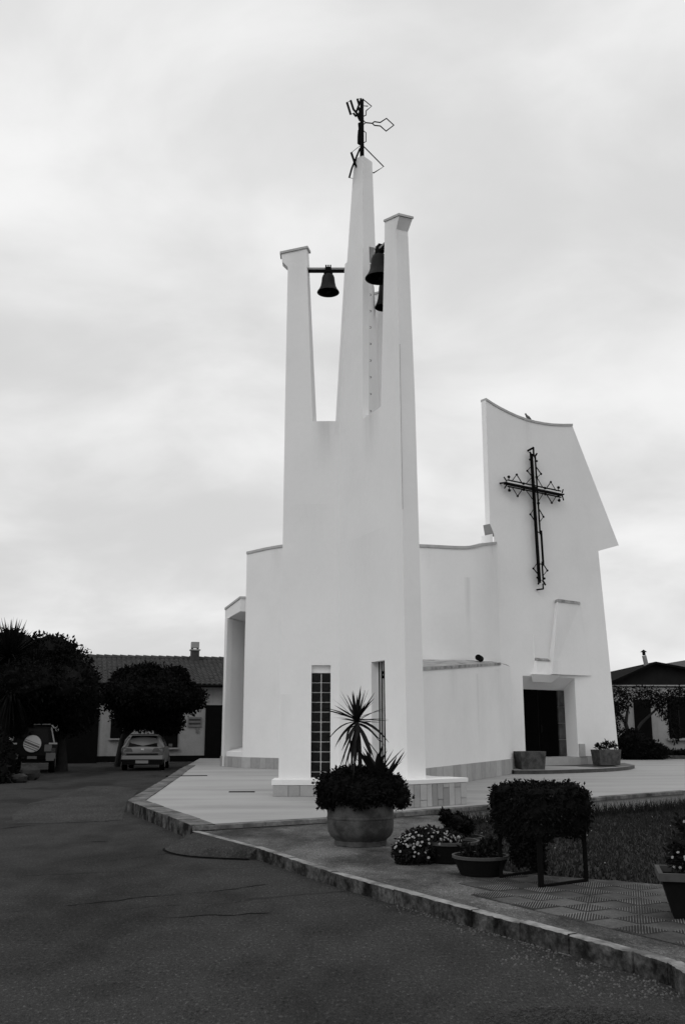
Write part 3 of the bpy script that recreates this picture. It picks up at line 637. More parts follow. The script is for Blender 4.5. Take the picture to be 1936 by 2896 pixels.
# caps
MB().prism([(-1.56, 21.97, 13.222), (-.87, 21.97, 13.385), (-.80, 22.27, 13.385), (-1.56, 22.27, 13.222)], [(-1.56, 21.97, 13.28), (-.87, 21.97, 13.44), (-.80, 22.27, 13.44), (-1.56, 22.27, 13.28)]).build('prong_cap', COPE, TW)
def r4b(e_, z0, z1): a, b = cp(.04 - e_), cp(.74 + e_); a = off(a, -e_); b = off(b, -e_); return [(*a, z0), (*b, z1), (*off(b, .33 + 2 * e_), z1), (*off(a, .33 + 2 * e_), z0)]
MB().prism(r4b(.02, 12.572, 12.792), r4b(.02, 12.625, 12.845)).build('prong_cap', COPE, TW)
MB().prism(e4(1.58, 2.58, .26, 12.902), e4(1.58, 2.58, .26, 12.96)).build('prong_cap', COPE, TW)
# rungs up the mast flank inside the slot
for k in range(8):
    z = 8.95 + k * .42; t = (z - ZN) / (12.78 - ZN); a = np.array(lo0[3]) * (1 - t) + np.array(lo1[3]) * t; b = np.array(lo0[4]) * (1 - t) + np.array(lo1[4]) * t; q = a * .45 + b * .55
    MB().tube([(q[0] - .01, q[1], z), (q[0] + .025, q[1] - .02, z), (q[0] + .025, q[1] - .09, z), (q[0] - .01, q[1] - .11, z)], .006, 5).build('rung', IRON, TW)
MB().tube([(*off(cp(.10 - .012), -.004), 9.6), (*off(cp(.085 - .012), -.004), 7.6), (*off(cp(.07 - .012), -.004), 6.0)], .0028, 5).build('arris_crack', IRON, TW)  # thin dark tube added to draw the crack line down the arris
# glass blocks: two columns, eleven rows in white mortar
i4, e = WA; o_, ux, uz = i4[0], (i4[1] - i4[0]), (i4[3] - i4[0]); W_ = ux.length; H_ = uz.length; ux.normalize(); inw = Vector((-e.y, e.x, 0)).normalized()
gh = H_ - .17; ch = gh / 10.55
MB().add([o_ - inw * .0 + inw * .035, o_ + ux * W_ + inw * .035, o_ + ux * W_ + uz.normalized() * gh + inw * .035, o_ + uz.normalized() * gh + inw * .035], [(0, 1, 2, 3)]).build('mortar', PL, TW)
uz.normalize()
MB().add([o_ + uz * gh, o_ + ux * W_ + uz * gh, o_ + ux * W_ + uz * H_ , o_ + uz * H_], [(0, 1, 2, 3)]).build('lintel', PL, TW)
cw = W_ / 2
for r_ in range(11):
    for c_ in range(2):
        zt = gh - r_ * ch - .010; zb = max(.012, gh - (r_ + 1) * ch + .010)
        x0, x1 = c_ * cw + (.006 if c_ == 0 else .012), (c_ + 1) * cw - (.012 if c_ == 0 else .006)
        q = [o_ + ux * x0 + uz * zb, o_ + ux * x1 + uz * zb, o_ + ux * x1 + uz * zt, o_ + ux * x0 + uz * zt]
        ins = [Vector(p) * .86 + (q[0] + q[2]) / 2 * .14 for p in q]
        mb = MB(); mb.add([p + inw * .04 for p in q] + [p + inw * .012 for p in q] + [p + inw * .004 for p in ins], [(0, 1, 5, 4), (1, 2, 6, 5), (2, 3, 7, 6), (3, 0, 4, 7), (4, 5, 9, 8), (5, 6, 10, 9), (6, 7, 11, 10), (7, 4, 8, 11), (8, 9, 10, 11)])
        mb.build('glass_block', GLASS, TW)
# iron grille of the second window
i4, e = WC; inw = Vector((-e.y, e.x, 0)).normalized(); o_ = i4[0] - inw * .03; ux = (i4[1] - i4[0]); W_ = ux.length; ux.normalize(); Hg = (i4[3] - i4[0]).length
def gp(u_, z): return o_ + ux * (u_ * W_) + Vector((0, 0, z * Hg))
gr = MB(); bw_ = .026
us = (.12, .31, .50, .69, .88); dz = .028
marks = {0: (.925, .38), 1: (.925, .60 * 0 + .38), 2: (.925, .38)}
for u_ in us: gr.bar(gp(u_, .0), gp(u_, 1.0), bw_, bw_)
for (ua, ub), zz in (((.69, .88), .88), ((.50, .69), .88), ((.31, .50), .88), ((.50, .69), .50), ((.80, .96), .50), ((.69, .88), .07), ((.31, .50), .07)):
    um = (ua + ub) / 2; hw = (ub - ua) * .5
    P4 = [gp(um, zz + .03), gp(um + hw, zz), gp(um, zz - .03), gp(um - hw, zz)]
    for a in range(4): gr.bar(P4[a], P4[(a + 1) % 4], bw_ * .9, bw_ * .9)
gr.build('window_grille', BLACK, TW)
# plinths of the tower: tiles under a pale coping
pl1 = [(-1.52, 21.9), (-.05, 21.9), (.2, 22.9), (-1.52, 22.75)]
MB().ext(pl1, ZP - .1, .445).build('plinth_core', STONE[2], TW)
MB().ext([(-1.55, 21.86), (-.03, 21.86), (.2, 22.9), (-1.55, 22.78)], .447, .565).build('plinth_coping', PL, TW, bevel=.008)
plinth(TW, [(-1.52, 21.9), (-.05, 21.9)], ZP, .445, (.24, .34), seed=2, mats=(1, 2, 1, 2))
NC = (1.00, 18.45); RC = (2.42, 19.62)
pl2 = [(-.18, 21.86), NC, RC, (2.1, 20.05), (1.9, 20.1), (1.2, 22.0), (2.0, 24.6), (.9, 25), (.0, 22.8)]
MB().ext(pl2, ZP - .1, .625).build('plinth_core', STONE[2], TW)
MB().ext([(-.22, 21.86), (.985, 18.40), (2.47, 19.615), (2.14, 20.09), (1.92, 20.12), (1.22, 22.0), (2.0, 24.62), (.9, 25.02), (.0, 22.82)], .627, .71).build('plinth_coping', PL, TW, bevel=.008)
plinth(TW, [(-.18, 21.86), NC], ZP, .625, (.24, .34), seed=6, split=True, mats=(0, 1, 2, 3))
plinth(TW, [NC, RC], ZP, .625, (.12, .18), seed=8, split=True, mats=(0, 0, 1, 2, 3, 3))

# bells and beams
def bell(loc, r, h, label, beam, rz):
    t = thing('bell', loc, label, 'bell', 'bells of the tower'); x, y, z = loc     # loc = centre of the mouth
    prof = [(r * .93, .02), (r, 0), (r * .99, .03 * h), (r * .82, .17 * h), (r * .69, .34 * h), (r * .61, .58 * h), (r * .57, .80 * h), (r * .50, .92 * h), (r * .32, .99 * h), (.02, h)]
    MB().lathe(prof, loc, 32, caps=False).build('bell_body', BRONZE, t, smooth=50)
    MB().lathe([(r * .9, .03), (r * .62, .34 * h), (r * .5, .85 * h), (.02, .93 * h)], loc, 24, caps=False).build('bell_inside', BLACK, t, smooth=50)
    MB().tube([(x, y, z + h * .85), (x, y, z + .03)], .02, 6).ball((x, y, z + .04), .055).build('clapper', BLACK, t)
    ca, sa = math.cos(rz), math.sin(rz); yk = MB()
    yk.box((x, y, z + h + .11), (r * .55, .14, .13), rz); yk.box((x, y, z + h + .04), (r * .8, .12, .08), rz)
    for k in (-1, 0, 1): yk.box((x + ca * k * r * .2, y + sa * k * r * .2, z + h + .20), (.035, .12, .07), rz)
    yk.build('yoke', BLACK, t)
    bmn = MB().bar(beam[0], beam[1], .10, .05).build('beam', METALG, t); dn = Vector((0, 0, .055)); MB().bar(Vector(beam[0]) - dn, Vector(beam[1]) - dn, .07, .055).build('flange', BLACK, bmn)
    return t
bell((-.355, 22.12, 12.24), .277, .49, 'small bronze bell on a beam left of the central mast', ((-.88, 22.12, 12.87), (.14, 22.12, 12.87)), 0.0)
bell((.85, 20.28, 11.70), .335, .60, 'largest bell half hidden behind the right prong', ((.73, 20.52, 12.40), (1.07, 19.77, 12.40)), math.radians(-66))
bell((1.08, 22.95, 12.22), .25, .70, 'lower bell seen below the largest bell between the rear prongs', ((.72, 22.3, 13.1), (1.3, 23.4, 13.1)), math.radians(62))

# wrought iron cross sculpture on the mast
SP = thing('spire_cross', (.49, 20.98, 15.12), 'black abstract iron rod cross crowning the tallest mast of the tower', 'cross')
f_, cx_, cy_, pit = 2720., 968., 1448., math.radians(12.84); Cp, Sp_ = math.cos(pit), math.sin(pit)
def on_plane(u_, v_, ang):      # design points of the sculpture laid out on an upright plane through the mast
    u_ = 960 + u_ / 8.69; v_ = 250 + v_ / 8.69
    d = np.array([(u_ - cx_) / f_, Cp - (cy_ - v_) / f_ * Sp_, Sp_ + (cy_ - v_) / f_ * Cp]); a = math.radians(ang); n_ = np.array([math.cos(a), -math.sin(a), 0])
    return Vector(np.array([0, 0, 1.6]) + d * (n_.dot(np.array([.505, 20.98, -1.6 + 1.6])) / n_.dot(d)))
LA, RA = 108, 62
MB().tube([on_plane(548, 1700, 90), on_plane(545, 300, 90)], [.052, .044], 8).tube([on_plane(520, 250, 90), on_plane(530, 420, 90), on_plane(533, 700, 90)], .022, 6).build('post', BLACK, SP)
lt = MB()
for pts, r_ in (([(180, 350), (270, 640)], .020), ([(270, 300), (340, 520), (405, 590), (500, 790)], .020), ([(340, 615), (400, 690)], .018), ([(435, 265), (475, 400), (405, 590)], .020), ([(525, 250), (482, 380)], .016), ([(470, 480), (520, 640)], .022), ([(475, 600), (490, 760)], .02), ([(488, 860), (500, 1000)], .03),
                ([(482, 1030), (470, 1180), (468, 1350), (500, 1370)], .026), ([(500, 1040), (495, 1330)], .03), ([(285, 1580), (385, 1880), (430, 1940)], .020), ([(497, 1480), (300, 1960), (235, 2195)], .018)):
    lt.tube([on_plane(u_, v_, LA) for u_, v_ in pts], r_ * 1.4, 6)
for pts in ([(180, 350), (270, 300)], [(270, 640), (340, 615)], [(490, 1420), (285, 1580)], [(435, 265), (540, 250)], [(235, 2195), (320, 2215)]): lt.tube([on_plane(u_, v_, LA) for u_, v_ in pts], .007, 5)
lt.build('rods', BLACK, SP)
rtb = MB()
for pts, r_ in (([(555, 255), (785, 440), (650, 550), (645, 660), (560, 700)], .010), ([(580, 260), (580, 430), (690, 437)], .010), ([(560, 770), (640, 845), (560, 905)], .011), ([(640, 845), (800, 860), (850, 820), (995, 840), (1148, 738), (1330, 905), (1137, 1052), (995, 925), (850, 910), (800, 860)], .012),
                ([(570, 1030), (645, 1090), (645, 1310), (570, 1345)], .009), ([(560, 1400), (1080, 1925), (830, 2080), (790, 2060)], .011)):
    rtb.tube([on_plane(u_, v_, RA) for u_, v_ in pts], r_ * 1.35, 5)
rtb.build('rods', BLACK, SP)

# wall cross on the facade
WX = thing('wall_cross', fp(.2, -.2, 9.6), 'large black wrought iron latin cross fixed on the church facade', 'cross')
def xp(s, z, t=-.24): return fp(s, t, z)
fx = MB(); vx = -.05; zx = 10.66
def drift(z): return -.10 + (12.35 - z) * .026
def vbar(z0, z1, ds, t, wd): fx.bar(xp(drift(z0) + ds, z0, t), xp(drift(z1) + ds, z1, t), wd, wd, up=(-FB[0], -FB[1], 0))
vbar(12.08, 7.05, 0, -.13, .09); vbar(11.98, 8.9, -.09, -.24, .045); vbar(11.98, 8.9, .09, -.24, .045)
vbar(9.05, 7.7, -.13, -.25, .06); vbar(9.05, 7.7, .14, -.25, .06); vbar(7.8, 7.15, -.09, -.24, .045); vbar(7.8, 7.15, .09, -.24, .045)
for z in (8.97, 7.75): fx.bar(xp(drift(z) - .16, z, -.25), xp(drift(z) + .16, z, -.25), .035)
hz0, hz1 = vx - 1.62, vx + 1.52
fx.bar(xp(hz0, zx, -.17), xp(hz1, zx, -.17), .09, .09)
for dz_ in (-.10, .10): fx.bar(xp(hz0 + .1, zx + dz_ * 1.25, -.24), xp(hz1 - .1, zx + dz_ * 1.25, -.24), .04, .04)
fx.box(xp(vx - .02, zx, -.22), (.16, .1, .16), math.atan2(FD[1], FD[0]))
fx.bar(xp(drift(12.3), 11.95, -.26), xp(drift(12.3), 12.30, -.26), .06); fx.bar(xp(drift(12.3), 12.30, -.28), xp(drift(12.3) - .05, 12.22, .0), .06)
fx.bar(xp(drift(7), 7.0, -.30), xp(drift(7), 6.80, -.30), .05); fx.bar(xp(drift(7), 6.80, -.30), xp(drift(7) - .03, 6.80, .0), .05)
fx.bar(xp(hz0, zx, -.3), xp(hz0 - .06, zx + .02, 0), .05); fx.bar(xp(hz1, zx, -.3), xp(hz1, zx, 0), .05)
fx.build('cross_bars', BLACK, WX)
orn = None
def vz(z0, z1, sg, apex, base=.09):    # V of rods beside the upright
    zm = (z0 + z1) / 2 - .03; orn.tube([xp(drift(z0) + sg * base, z0, -.22), xp(drift(zm) + sg * apex, zm, -.22)], .022 if sg > 0 else .014, 5); orn.tube([xp(drift(zm) + sg * apex, zm, -.22), xp(drift(z1) + sg * base, z1, -.22)], .014 if sg > 0 else .022, 5); orn.ball(xp(drift(zm) + sg * apex, zm, -.22), .045)
for sg in (-1, 1):
    orn = MB(); vz(11.6, 11.1, sg, .38); vz(9.95, 9.35, sg, .36); vz(7.85, 7.3, sg, .38)
    for z in (11.15, 10.12): orn.ball(xp(drift(z) + sg * .12, z, -.22), .06)
    for z in (11.80, 7.22):
        orn.tube([xp(drift(z) + sg * .08, z, -.22), xp(drift(z) + sg * .17, z, -.22)], .016, 5); orn.ball(xp(drift(z) + sg * .19, z, -.22), .045)
    orn.tube([xp(drift(12.1) + sg * .05, 11.92, -.24), xp(drift(12.1) + sg * .20, 12.10, -.24)], .036, 5)
    orn.tube([xp(drift(7) + sg * .05, 7.14, -.24), xp(drift(7) + sg * .20, 6.97, -.24)], .036, 5)
    orn.build('ornament', BLACK, WX)
    for hx, sd2 in ((hz0, 1), (hz1, -1)):
        orn = MB()
        a0, a1 = hx + sd2 * .34, hx + sd2 * .92; am = (a0 + a1) / 2
        orn.tube([xp(a0, zx + sg * .1, -.22), xp(am, zx + sg * .42, -.22)], .016, 5); orn.tube([xp(am, zx + sg * .42, -.22), xp(a1, zx + sg * .1, -.22)], .02, 5); orn.ball(xp(am, zx + sg * .42, -.22), .045)
        orn.ball(xp(hx + sd2 * .98, zx + sg * .12, -.22), .055)
        orn.tube([xp(hx + sd2 * 1.1, zx + sg * .12, -.22), xp(vx - sd2 * .1, zx + sg * .5, -.22)], .015, 5)
        orn.tube([xp(hx + sd2 * .2, zx + sg * .1, -.22), xp(hx + sd2 * .2, zx + sg * .22, -.22)], .016, 5); orn.ball(xp(hx + sd2 * .2, zx + sg * .26, -.22), .06)
        orn.tube([xp(hx + sd2 * .05, zx + sg * .05, -.26), xp(hx - sd2 * .06, zx + sg * .22, -.22)], .026, 5)
        orn.build('ornament', BLACK, WX)

# bird on the facade coping
BD = thing('bird', fp(.05, .1, 13.54), 'small grey bird perched on the curved top of the facade', 'bird')
bc = fp(.05, .1, 13.64)
bb = MB(); bx = np.array([FD[0], FD[1], 0]); ring = []
for dx_, dz_, r_ in ((-.20, -.03, .012), (-.12, .0, .035), (-.04, .02, .06), (.03, .04, .058), (.08, .09, .036), (.105, .13, .036), (.135, .135, .024), (.15, .13, .008), (.175, .125, .003)):
    ring.append((np.array(bc) - bx * dx_ + np.array([0, 0, dz_]), r_))
bb.tube([p for p, r_ in ring], [r_ for p, r_ in ring], 8)
for q in (-.02, .02): bb.tube([np.array(bc) + np.array([FB[0] * q, FB[1] * q, -.03]), np.array(bc) + np.array([FB[0] * q, FB[1] * q, -.105])], .006, 4)
bb.build('bird_body', BIRDM, BD, smooth=60)

# ------------------------------------------------------------------ foliage tools
def leaves(blobs, n, size, droop=0.0, shell=.55, seed=1, aspect=.5, up=.0):
    r = np.random.default_rng(seed); vol = np.array([b[1][0] * b[1][1] * b[1][2] for b in blobs]) ** .66; pr = vol / vol.sum()
    which = r.choice(len(blobs), n, p=pr); C_ = np.array([b[0] for b in blobs], float)[which]; R_ = np.array([b[1] for b in blobs], float)[which]
    d = r.normal(size=(n, 3)); d /= np.linalg.norm(d, axis=1)[:, None]
    # clumpy radius: leaves gather in sprigs
    k = max(8, n // 45); cd = r.normal(size=(k, 3)); cd /= np.linalg.norm(cd, axis=1)[:, None]; cr_ = r.uniform(.75, 1.10, k)
    idx = r.integers(0, k, n); d = cd[idx] + r.normal(size=(n, 3)) * .17; d /= np.linalg.norm(d, axis=1)[:, None]
    rad = cr_[idx] * (shell + (1 - shell) * r.random(n) ** .6)
    p = C_ + d * R_ * rad[:, None]
    ax = d * .6 + r.normal(size=(n, 3)) * .8; ax[:, 2] += up - droop; ax /= np.linalg.norm(ax, axis=1)[:, None]
    b2 = np.cross(ax, r.normal(size=(n, 3))); b2 /= np.linalg.norm(b2, axis=1)[:, None]
    s_ = size * r.uniform(.6, 1.4, n)[:, None]
    V = np.stack([p, p + ax * s_ * .5 + b2 * s_ * aspect * .5, p + ax * s_, p + ax * s_ * .5 - b2 * s_ * aspect * .5], 1).reshape(-1, 3)
    return V
def leaf_mesh(name, V, m, parent=None, extra=None):
    og = ORI.get(parent.name, (0, 0, 0)) if parent else (0, 0, 0)
    nq = len(V) // 4; vv = V - np.array(og); ff = np.arange(nq * 4).reshape(-1, 4)
    me = bpy.data.meshes.new(name)
    if extra:
        vv = np.vstack([vv, np.array(extra.v) - np.array(og)])
        me.from_pydata(vv.tolist(), [], ff.tolist() + [tuple(i + nq * 4 for i in f) for f in extra.f])
    else: me.from_pydata(vv.tolist(), [], ff.tolist())
    me.materials.append(m); me.update(); o = bpy.data.objects.new(name, me); COL.objects.link(o)
    if parent: o.parent = parent; ORI[o.name] = og
    return o
def cores(blobs, k=.62, seed=0):
    mb = MB(); r = random.Random(seed)
    for c, R_ in blobs:
        b = len(mb.v); mb.ball(c, tuple(q * k for q in R_), 10, 7)
        for i in range(b, len(mb.v)):
            p = np.array(mb.v[i]); mb.v[i] = tuple(np.array(c) + (p - np.array(c)) * r.uniform(.8, 1.15))
    return mb
def tree(name, base, trunk, blobs, n, size, label, cat, m=LEAF, group=None, limbs=(), core=.62, seed=1, droop=0., shell=.55, aspect=.5):
    t = thing(name, base, label, cat, group); tk = MB()
    tk.tube(trunk[0], trunk[1], 9)
    for P, R_ in limbs: tk.tube(P, R_, 7)
    tk.build('trunk', BARK, t, smooth=50)
    leaf_mesh('crown', leaves(blobs, n, size, droop, shell, seed, aspect), m, t, cores(blobs, core, seed) if core else None)
    return t

# ------------------------------------------------------------------ left house
HL = thing('left_house', (-9, 52, 0), 'low pale house with tiled roof behind the trees and parked cars', 'house')
ha, hb_ = Vector((-30, 46.35)), Vector((-1.0, 54.35)); hd_ = (hb_ - ha).normalized(); hn = Vector((hd_.y, -hd_.x)); HLN = (hb_ - ha).length
def hp(x, out_, z):     # x = world X along the wall line
    k = (x - ha.x) / hd_.x; p = ha + hd_ * k + hn * out_; return (p.x, p.y, z)
wl = MB()
wl.prism([hp(-30, 0, -.1), hp(-1, 0, -.1), hp(-1, -7, -.1), hp(-30, -7, -.1)], [hp(-30, 0, 3.95), hp(-1, 0, 3.95), hp(-1, -7, 3.95), hp(-30, -7, 3.95)]).build('wall', HWALL, HL)
hang = math.atan2(hd_.y, hd_.x)
def hbox(x, out_, z, w_, d_, h_): c = hp(x, out_, z); return MB().box(c, (w_, d_, h_), hang)
hbox(-6.83, .03, 1.58, 1.02, .10, 2.78).build('door', DARKW, HL)
hbox(-6.83, .05, 3.02, 1.2, .16, .10).build('lintel', HWALL, HL)
wn = hbox(-9.3, .03, 1.55, 1.25, .10, 1.55).build('window', DARKW, HL); hbox(-9.3, .08, .72, 1.4, .22, .08).build('sill', HWALL, wn)
wn = hbox(-11.75, .03, 1.75, .62, .10, 1.0).build('window', DARKW, HL); hbox(-11.75, .08, 1.2, .8, .2, .07).build('sill', HWALL, wn)
hbox(-13.55, .03, 1.3, 1.9, .1, 2.7).build('door', DARKW, HL)
hbox(-14.8, .04, 1.2, .3, .05, .3).build('meter_box', DARKW, HL)
hbox(-12.0, .02, .2, 20, .06, .3).build('base_band', DARKW, HL)
sg = hbox(-7.87, .05, 2.08, .72, .05, .52).build('sign_board', SIGN, HL)
hbox(-7.87, .08, 2.20, .62, .02, .10).build('sign_line', SIGNT, sg); hbox(-7.87, .08, 2.00, .62, .02, .09).build('sign_line', SIGNT, sg)
hbox(-7.72, .05, 1.66, .13, .06, .26).build('letter_box', SIGN, HL)
# pitched roof of curved tiles, rows stepped, joined in one part
rf = MB(); rows = 17; run = 4.6; rise = 1.65; x0, x1 = -30.5, -1.0; cw_ = .26; ncol = int((x1 - x0) / cw_); vs = []; fs = []
prof = [(0, 0), (.18, .05), (.5, .075), (.82, .05)]
hk = run / rows
for r_ in range(rows):
    base = len(rf.v); line0 = []; line1 = []
    for c_ in range(ncol):
        jit = random.uniform(-.008, .012)
        for fx_, fz in prof:
            xx = x0 + (c_ + fx_) * cw_
            line0.append(hp(xx, .5 - r_ * hk, 4.02 + rise * r_ / rows + fz + .045 + jit)); line1.append(hp(xx, .5 - (r_ + 1) * hk, 4.02 + rise * (r_ + 1) / rows + fz))
    low = [(x, y, z - .07) for x, y, z in line0]; n_ = len(line0)
    rf.add(low + line0 + line1, [(i, i + 1, n_ + i + 1, n_ + i) for i in range(n_ - 1)] + [(n_ + i, n_ + i + 1, 2 * n_ + i + 1, 2 * n_ + i) for i in range(n_ - 1)])
rfo = rf.build('roof_tiles', ROOFT, HL); rfo['kind'] = 'stuff'
rdg = MB()
for k in range(70):
    xx = x0 + k * .42; a = hp(xx, .5 - run, 4.02 + rise + .06); b = hp(xx + .44, .5 - run, 4.02 + rise + .03); rdg.tube([a, b], [.15, .13], 8)
rdg.build('ridge_tiles', ROOFT, HL)['kind'] = 'stuff'
MB().prism([hp(-30.5, .5, 3.9), hp(-1, .5, 3.9), hp(-1, -7.5, 3.9), hp(-30.5, -7.5, 3.9)], [hp(-30.5, .5, 3.98), hp(-1, .5, 3.98), hp(-1, -4.1, 5.6), hp(-30.5, -4.1, 5.6)]).build('roof_slab', DARKW, HL)
MB().tube([hp(-30, .56, 3.96), hp(-1, .56, 3.96)], .07, 8).build('gutter', DARKW, HL)
chx = hp(-7.55, -3.7, 0); ck = MB().box((chx[0], chx[1], 5.7), (.46, .46, .9), hang).build('chimney', ROOFT, HL)
MB().box((chx[0], chx[1], 6.18), (.58, .58, .07), hang).box((chx[0], chx[1], 6.47), (.44, .44, .34), hang).build('chimney_cap', HWALL, ck)
mb = MB()
for a in (-.16, .16):
    for b in (-.16, .16): mb.box((chx[0] + a, chx[1] + b, 6.26), (.07, .07, .1), hang)
mb.build('cap_posts', ROOFT, ck)

# ------------------------------------------------------------------ right house
HR = thing('right_house', (18, 55, ZP), 'pale gabled house with dark roof and stove pipe right of the church', 'house')
def rp(x, y, z, sx_, sy_, sz_): return MB().box((x, y, z), (sx_, sy_, sz_))
YH = 54.0
MB().ext([(14.95, YH), (30, YH), (30, YH + 9), (14.95, YH + 9)], -.1, 4.0).build('wall', HWALL2, HR)
ga = [(14.65, 4.12), (17.25, 5.22), (19.2, 4.86), (25, 3.95), (25, 3.9), (15.0, 3.98)]
MB().prism([(x, YH - .02, z) for x, z in ga], [(x, YH + 8.5, z) for x, z in ga]).build('gable', GABLE, HR)
rr_ = MB()
for (xa, za), (xb, zb) in (((14.45, 4.02), (17.25, 5.22)), ((17.25, 5.22), (19.2, 4.86)), ((19.2, 4.86), (25, 3.95))):
    rr_.prism([(xa, YH - .45, za), (xb, YH - .45, zb), (xb, YH + 9, zb), (xa, YH + 9, za)], [(xa, YH - .45, za + .13), (xb, YH - .45, zb + .13), (xb, YH + 9, zb + .13), (xa, YH + 9, za + .13)])
rr_.build('roof', DARKW, HR)
rp(19.5, YH - .06, 4.06, 9.6, .14, .07).build('cornice', HWALL2, HR)
rp(16.45, YH - .02, 1.75, .92, .10, 3.1).build('door', DARKW, HR)
wn = rp(18.42, YH - .02, 2.35, 1.15, .10, 2.2).build('window', DARKW, HR); rp(18.45, YH - .08, 1.17, 1.5, .24, .12).build('sill', HWALL2, wn)
for q in (17.95, 18.42, 18.89): rp(q, YH - .09, 2.35, .05, .04, 2.2).build('shutter_rail', GABLE, wn)
wn = rp(20.9, YH - .02, 2.35, 1.15, .10, 2.2).build('window', DARKW, HR); rp(20.9, YH - .08, 1.17, 1.5, .24, .12).build('sill', HWALL2, wn)
rp(18.6, YH - .05, .42, 3.6, .14, .36).build('base_band', GABLE, HR)
pip = MB().tube([(16.95, YH + .2, 5.0), (16.83, YH + .2, 5.72)], [.13, .12], 10).build('stove_pipe', METALG, HR)
MB().tube([(16.83, YH + .2, 5.74), (16.82, YH + .2, 5.92)], .09, 8).lathe([(.19, 0), (.02, .13)], (16.82, YH + .2, 5.92), 10).build('pipe_cap', IRON, pip)
HR2 = thing('rear_house', (23, 66, 0), 'plain grey roofed house rising behind the right house', 'house')
MB().ext([(17.5, 63), (40, 63), (40, 72), (17.5, 72)], -.1, 4.5).build('wall', HWALL2, HR2)
MB().prism([(17.0, 62.5, 4.5), (40, 62.5, 4.5), (40, 72, 4.5), (17.0, 72, 4.5)], [(18.9, 66, 5.6), (40, 62.9, 9.0), (40, 70, 9.0), (18.9, 68, 5.6)]).build('roof', ROOFG, HR2)
vg = MB()
for k in range(14): vg.box((13.2 + k * .98, 51.2, ZP + .06), (.94, .3, .22), random.uniform(-.01, .01))
verge = MB().ext([(12.5, 51.3), (40, 51.3), (40, 54), (12.5, 54)], -.1, ZP + .09).build('verge', LAWN); tag(verge, kind='structure')
for k in range(14): MB().box((13.2 + k * .98, 51.2, ZP + .02), (.94, .3, .3), random.uniform(-.012, .012)).build('kerb_stone', TROUGH, verge)

# olive-like tree and bush beside the right house
t_ = tree('olive_tree', (14.5, 50.5, ZP), ([(14.55, 50.6, .2), (14.7, 50.6, 1.1), (14.5, 50.5, 2.0), (14.7, 50.5, 2.9)], [.17, .14, .10, .05]),
     [((14.1, 50.4, 3.25), (1.0, .9, .75)), ((15.6, 50.3, 3.35), (1.1, .9, .55)), ((16.6, 50.4, 2.85), (.75, .7, .8)), ((13.9, 50.5, 2.1), (.5, .6, .9)), ((17.3, 50.4, 3.4), (.9, .7, .5)), ((16.9, 50.3, 1.6), (.35, .4, .6))], 5200, .17,
     'thin dark olive tree with drooping sprays between church and right house', 'tree', LEAF, limbs=[([(14.7, 50.6, 1.1), (15.3, 50.5, 2.0), (16.2, 50.4, 2.8), (17.2, 50.4, 3.3)], [.09, .08, .05, .02]), ([(14.5, 50.5, 2.0), (14.0, 50.4, 2.7), (13.8, 50.4, 3.3)], [.08, .05, .02]), ([(16.2, 50.4, 2.8), (16.7, 50.4, 2.2), (16.9, 50.3, 1.4)], [.04, .03, .012])], core=0, seed=5, droop=.5, shell=.2, aspect=.3)
bsh = thing('round_bush', (14.8, 49.9, ZP), 'dense dark bush at the foot of the olive tree', 'bush')
bl = [((14.7, 49.9, .85), (1.05, .8, .85)), ((15.7, 50.0, .6), (.7, .6, .55))]
leaf_mesh('foliage', leaves(bl, 5000, .16, 0, .7, 8), LEAF, bsh, cores(bl, .8, 3))
tag(leaf_mesh('low_hedge', leaves([((18.6 + k * 1.1, 53.6, .42), (.7, .3, .3)) for k in range(-2, 4)], 2600, .12, 0, .5, 9), LEAF, None, cores([((18.6 + k * 1.1, 53.6, .40), (.7, .3, .3)) for k in range(-2, 4)], .8)), 'low dark hedge strip along the foot of the right house', 'hedge')

# ------------------------------------------------------------------ trees on the left
bigb = [((-12.9, 40.5, 3.9), (2.0, 1.8, 1.45)), ((-11.6, 40.6, 3.7), (1.4, 1.6, 1.55)), ((-11.1, 40.8, 3.0), (1.1, 1.4, 1.6)), ((-14.8, 40, 3.6), (2.0, 1.8, 1.6)), ((-11.9, 40.6, 2.7), (1.6, 1.5, .9)), ((-12.3, 40.4, 4.6), (1.5, 1.2, 1.0)), ((-13.6, 39.6, 4.9), (1.2, 1.0, .8)), ((-12.6, 39.2, 3.2), (1.4, 1.0, 1.6)), ((-13.4, 39.4, 4.4), (1.2, .9, .9)), ((-12.9, 38.6, 2.6), (1.0, .7, 1.3)), ((-12.2, 37.6, 3.5), (1.7, 1.7, .9)), ((-11.1, 38.3, 3.4), (1.0, 1.5, .8))]
tree('broad_tree', (-11.6, 41.2, 0), ([(-11.6, 41.2, -.05), (-11.7, 41.2, 1.2), (-11.5, 41, 2.6)], [.26, .2, .14]), bigb, 32000, .17, 'big dense dark tree above the jeep-like car at the left edge', 'tree', LEAF,
     limbs=[([(-11.7, 41.2, 1.2), (-12.8, 41, 2.4), (-13.6, 40.6, 3.6)], [.14, .1, .05]), ([(-11.6, 41.1, 1.5), (-10.6, 41, 2.4), (-10.1, 40.9, 3.2)], [.13, .09, .04])], core=.86, seed=11, shell=.7)
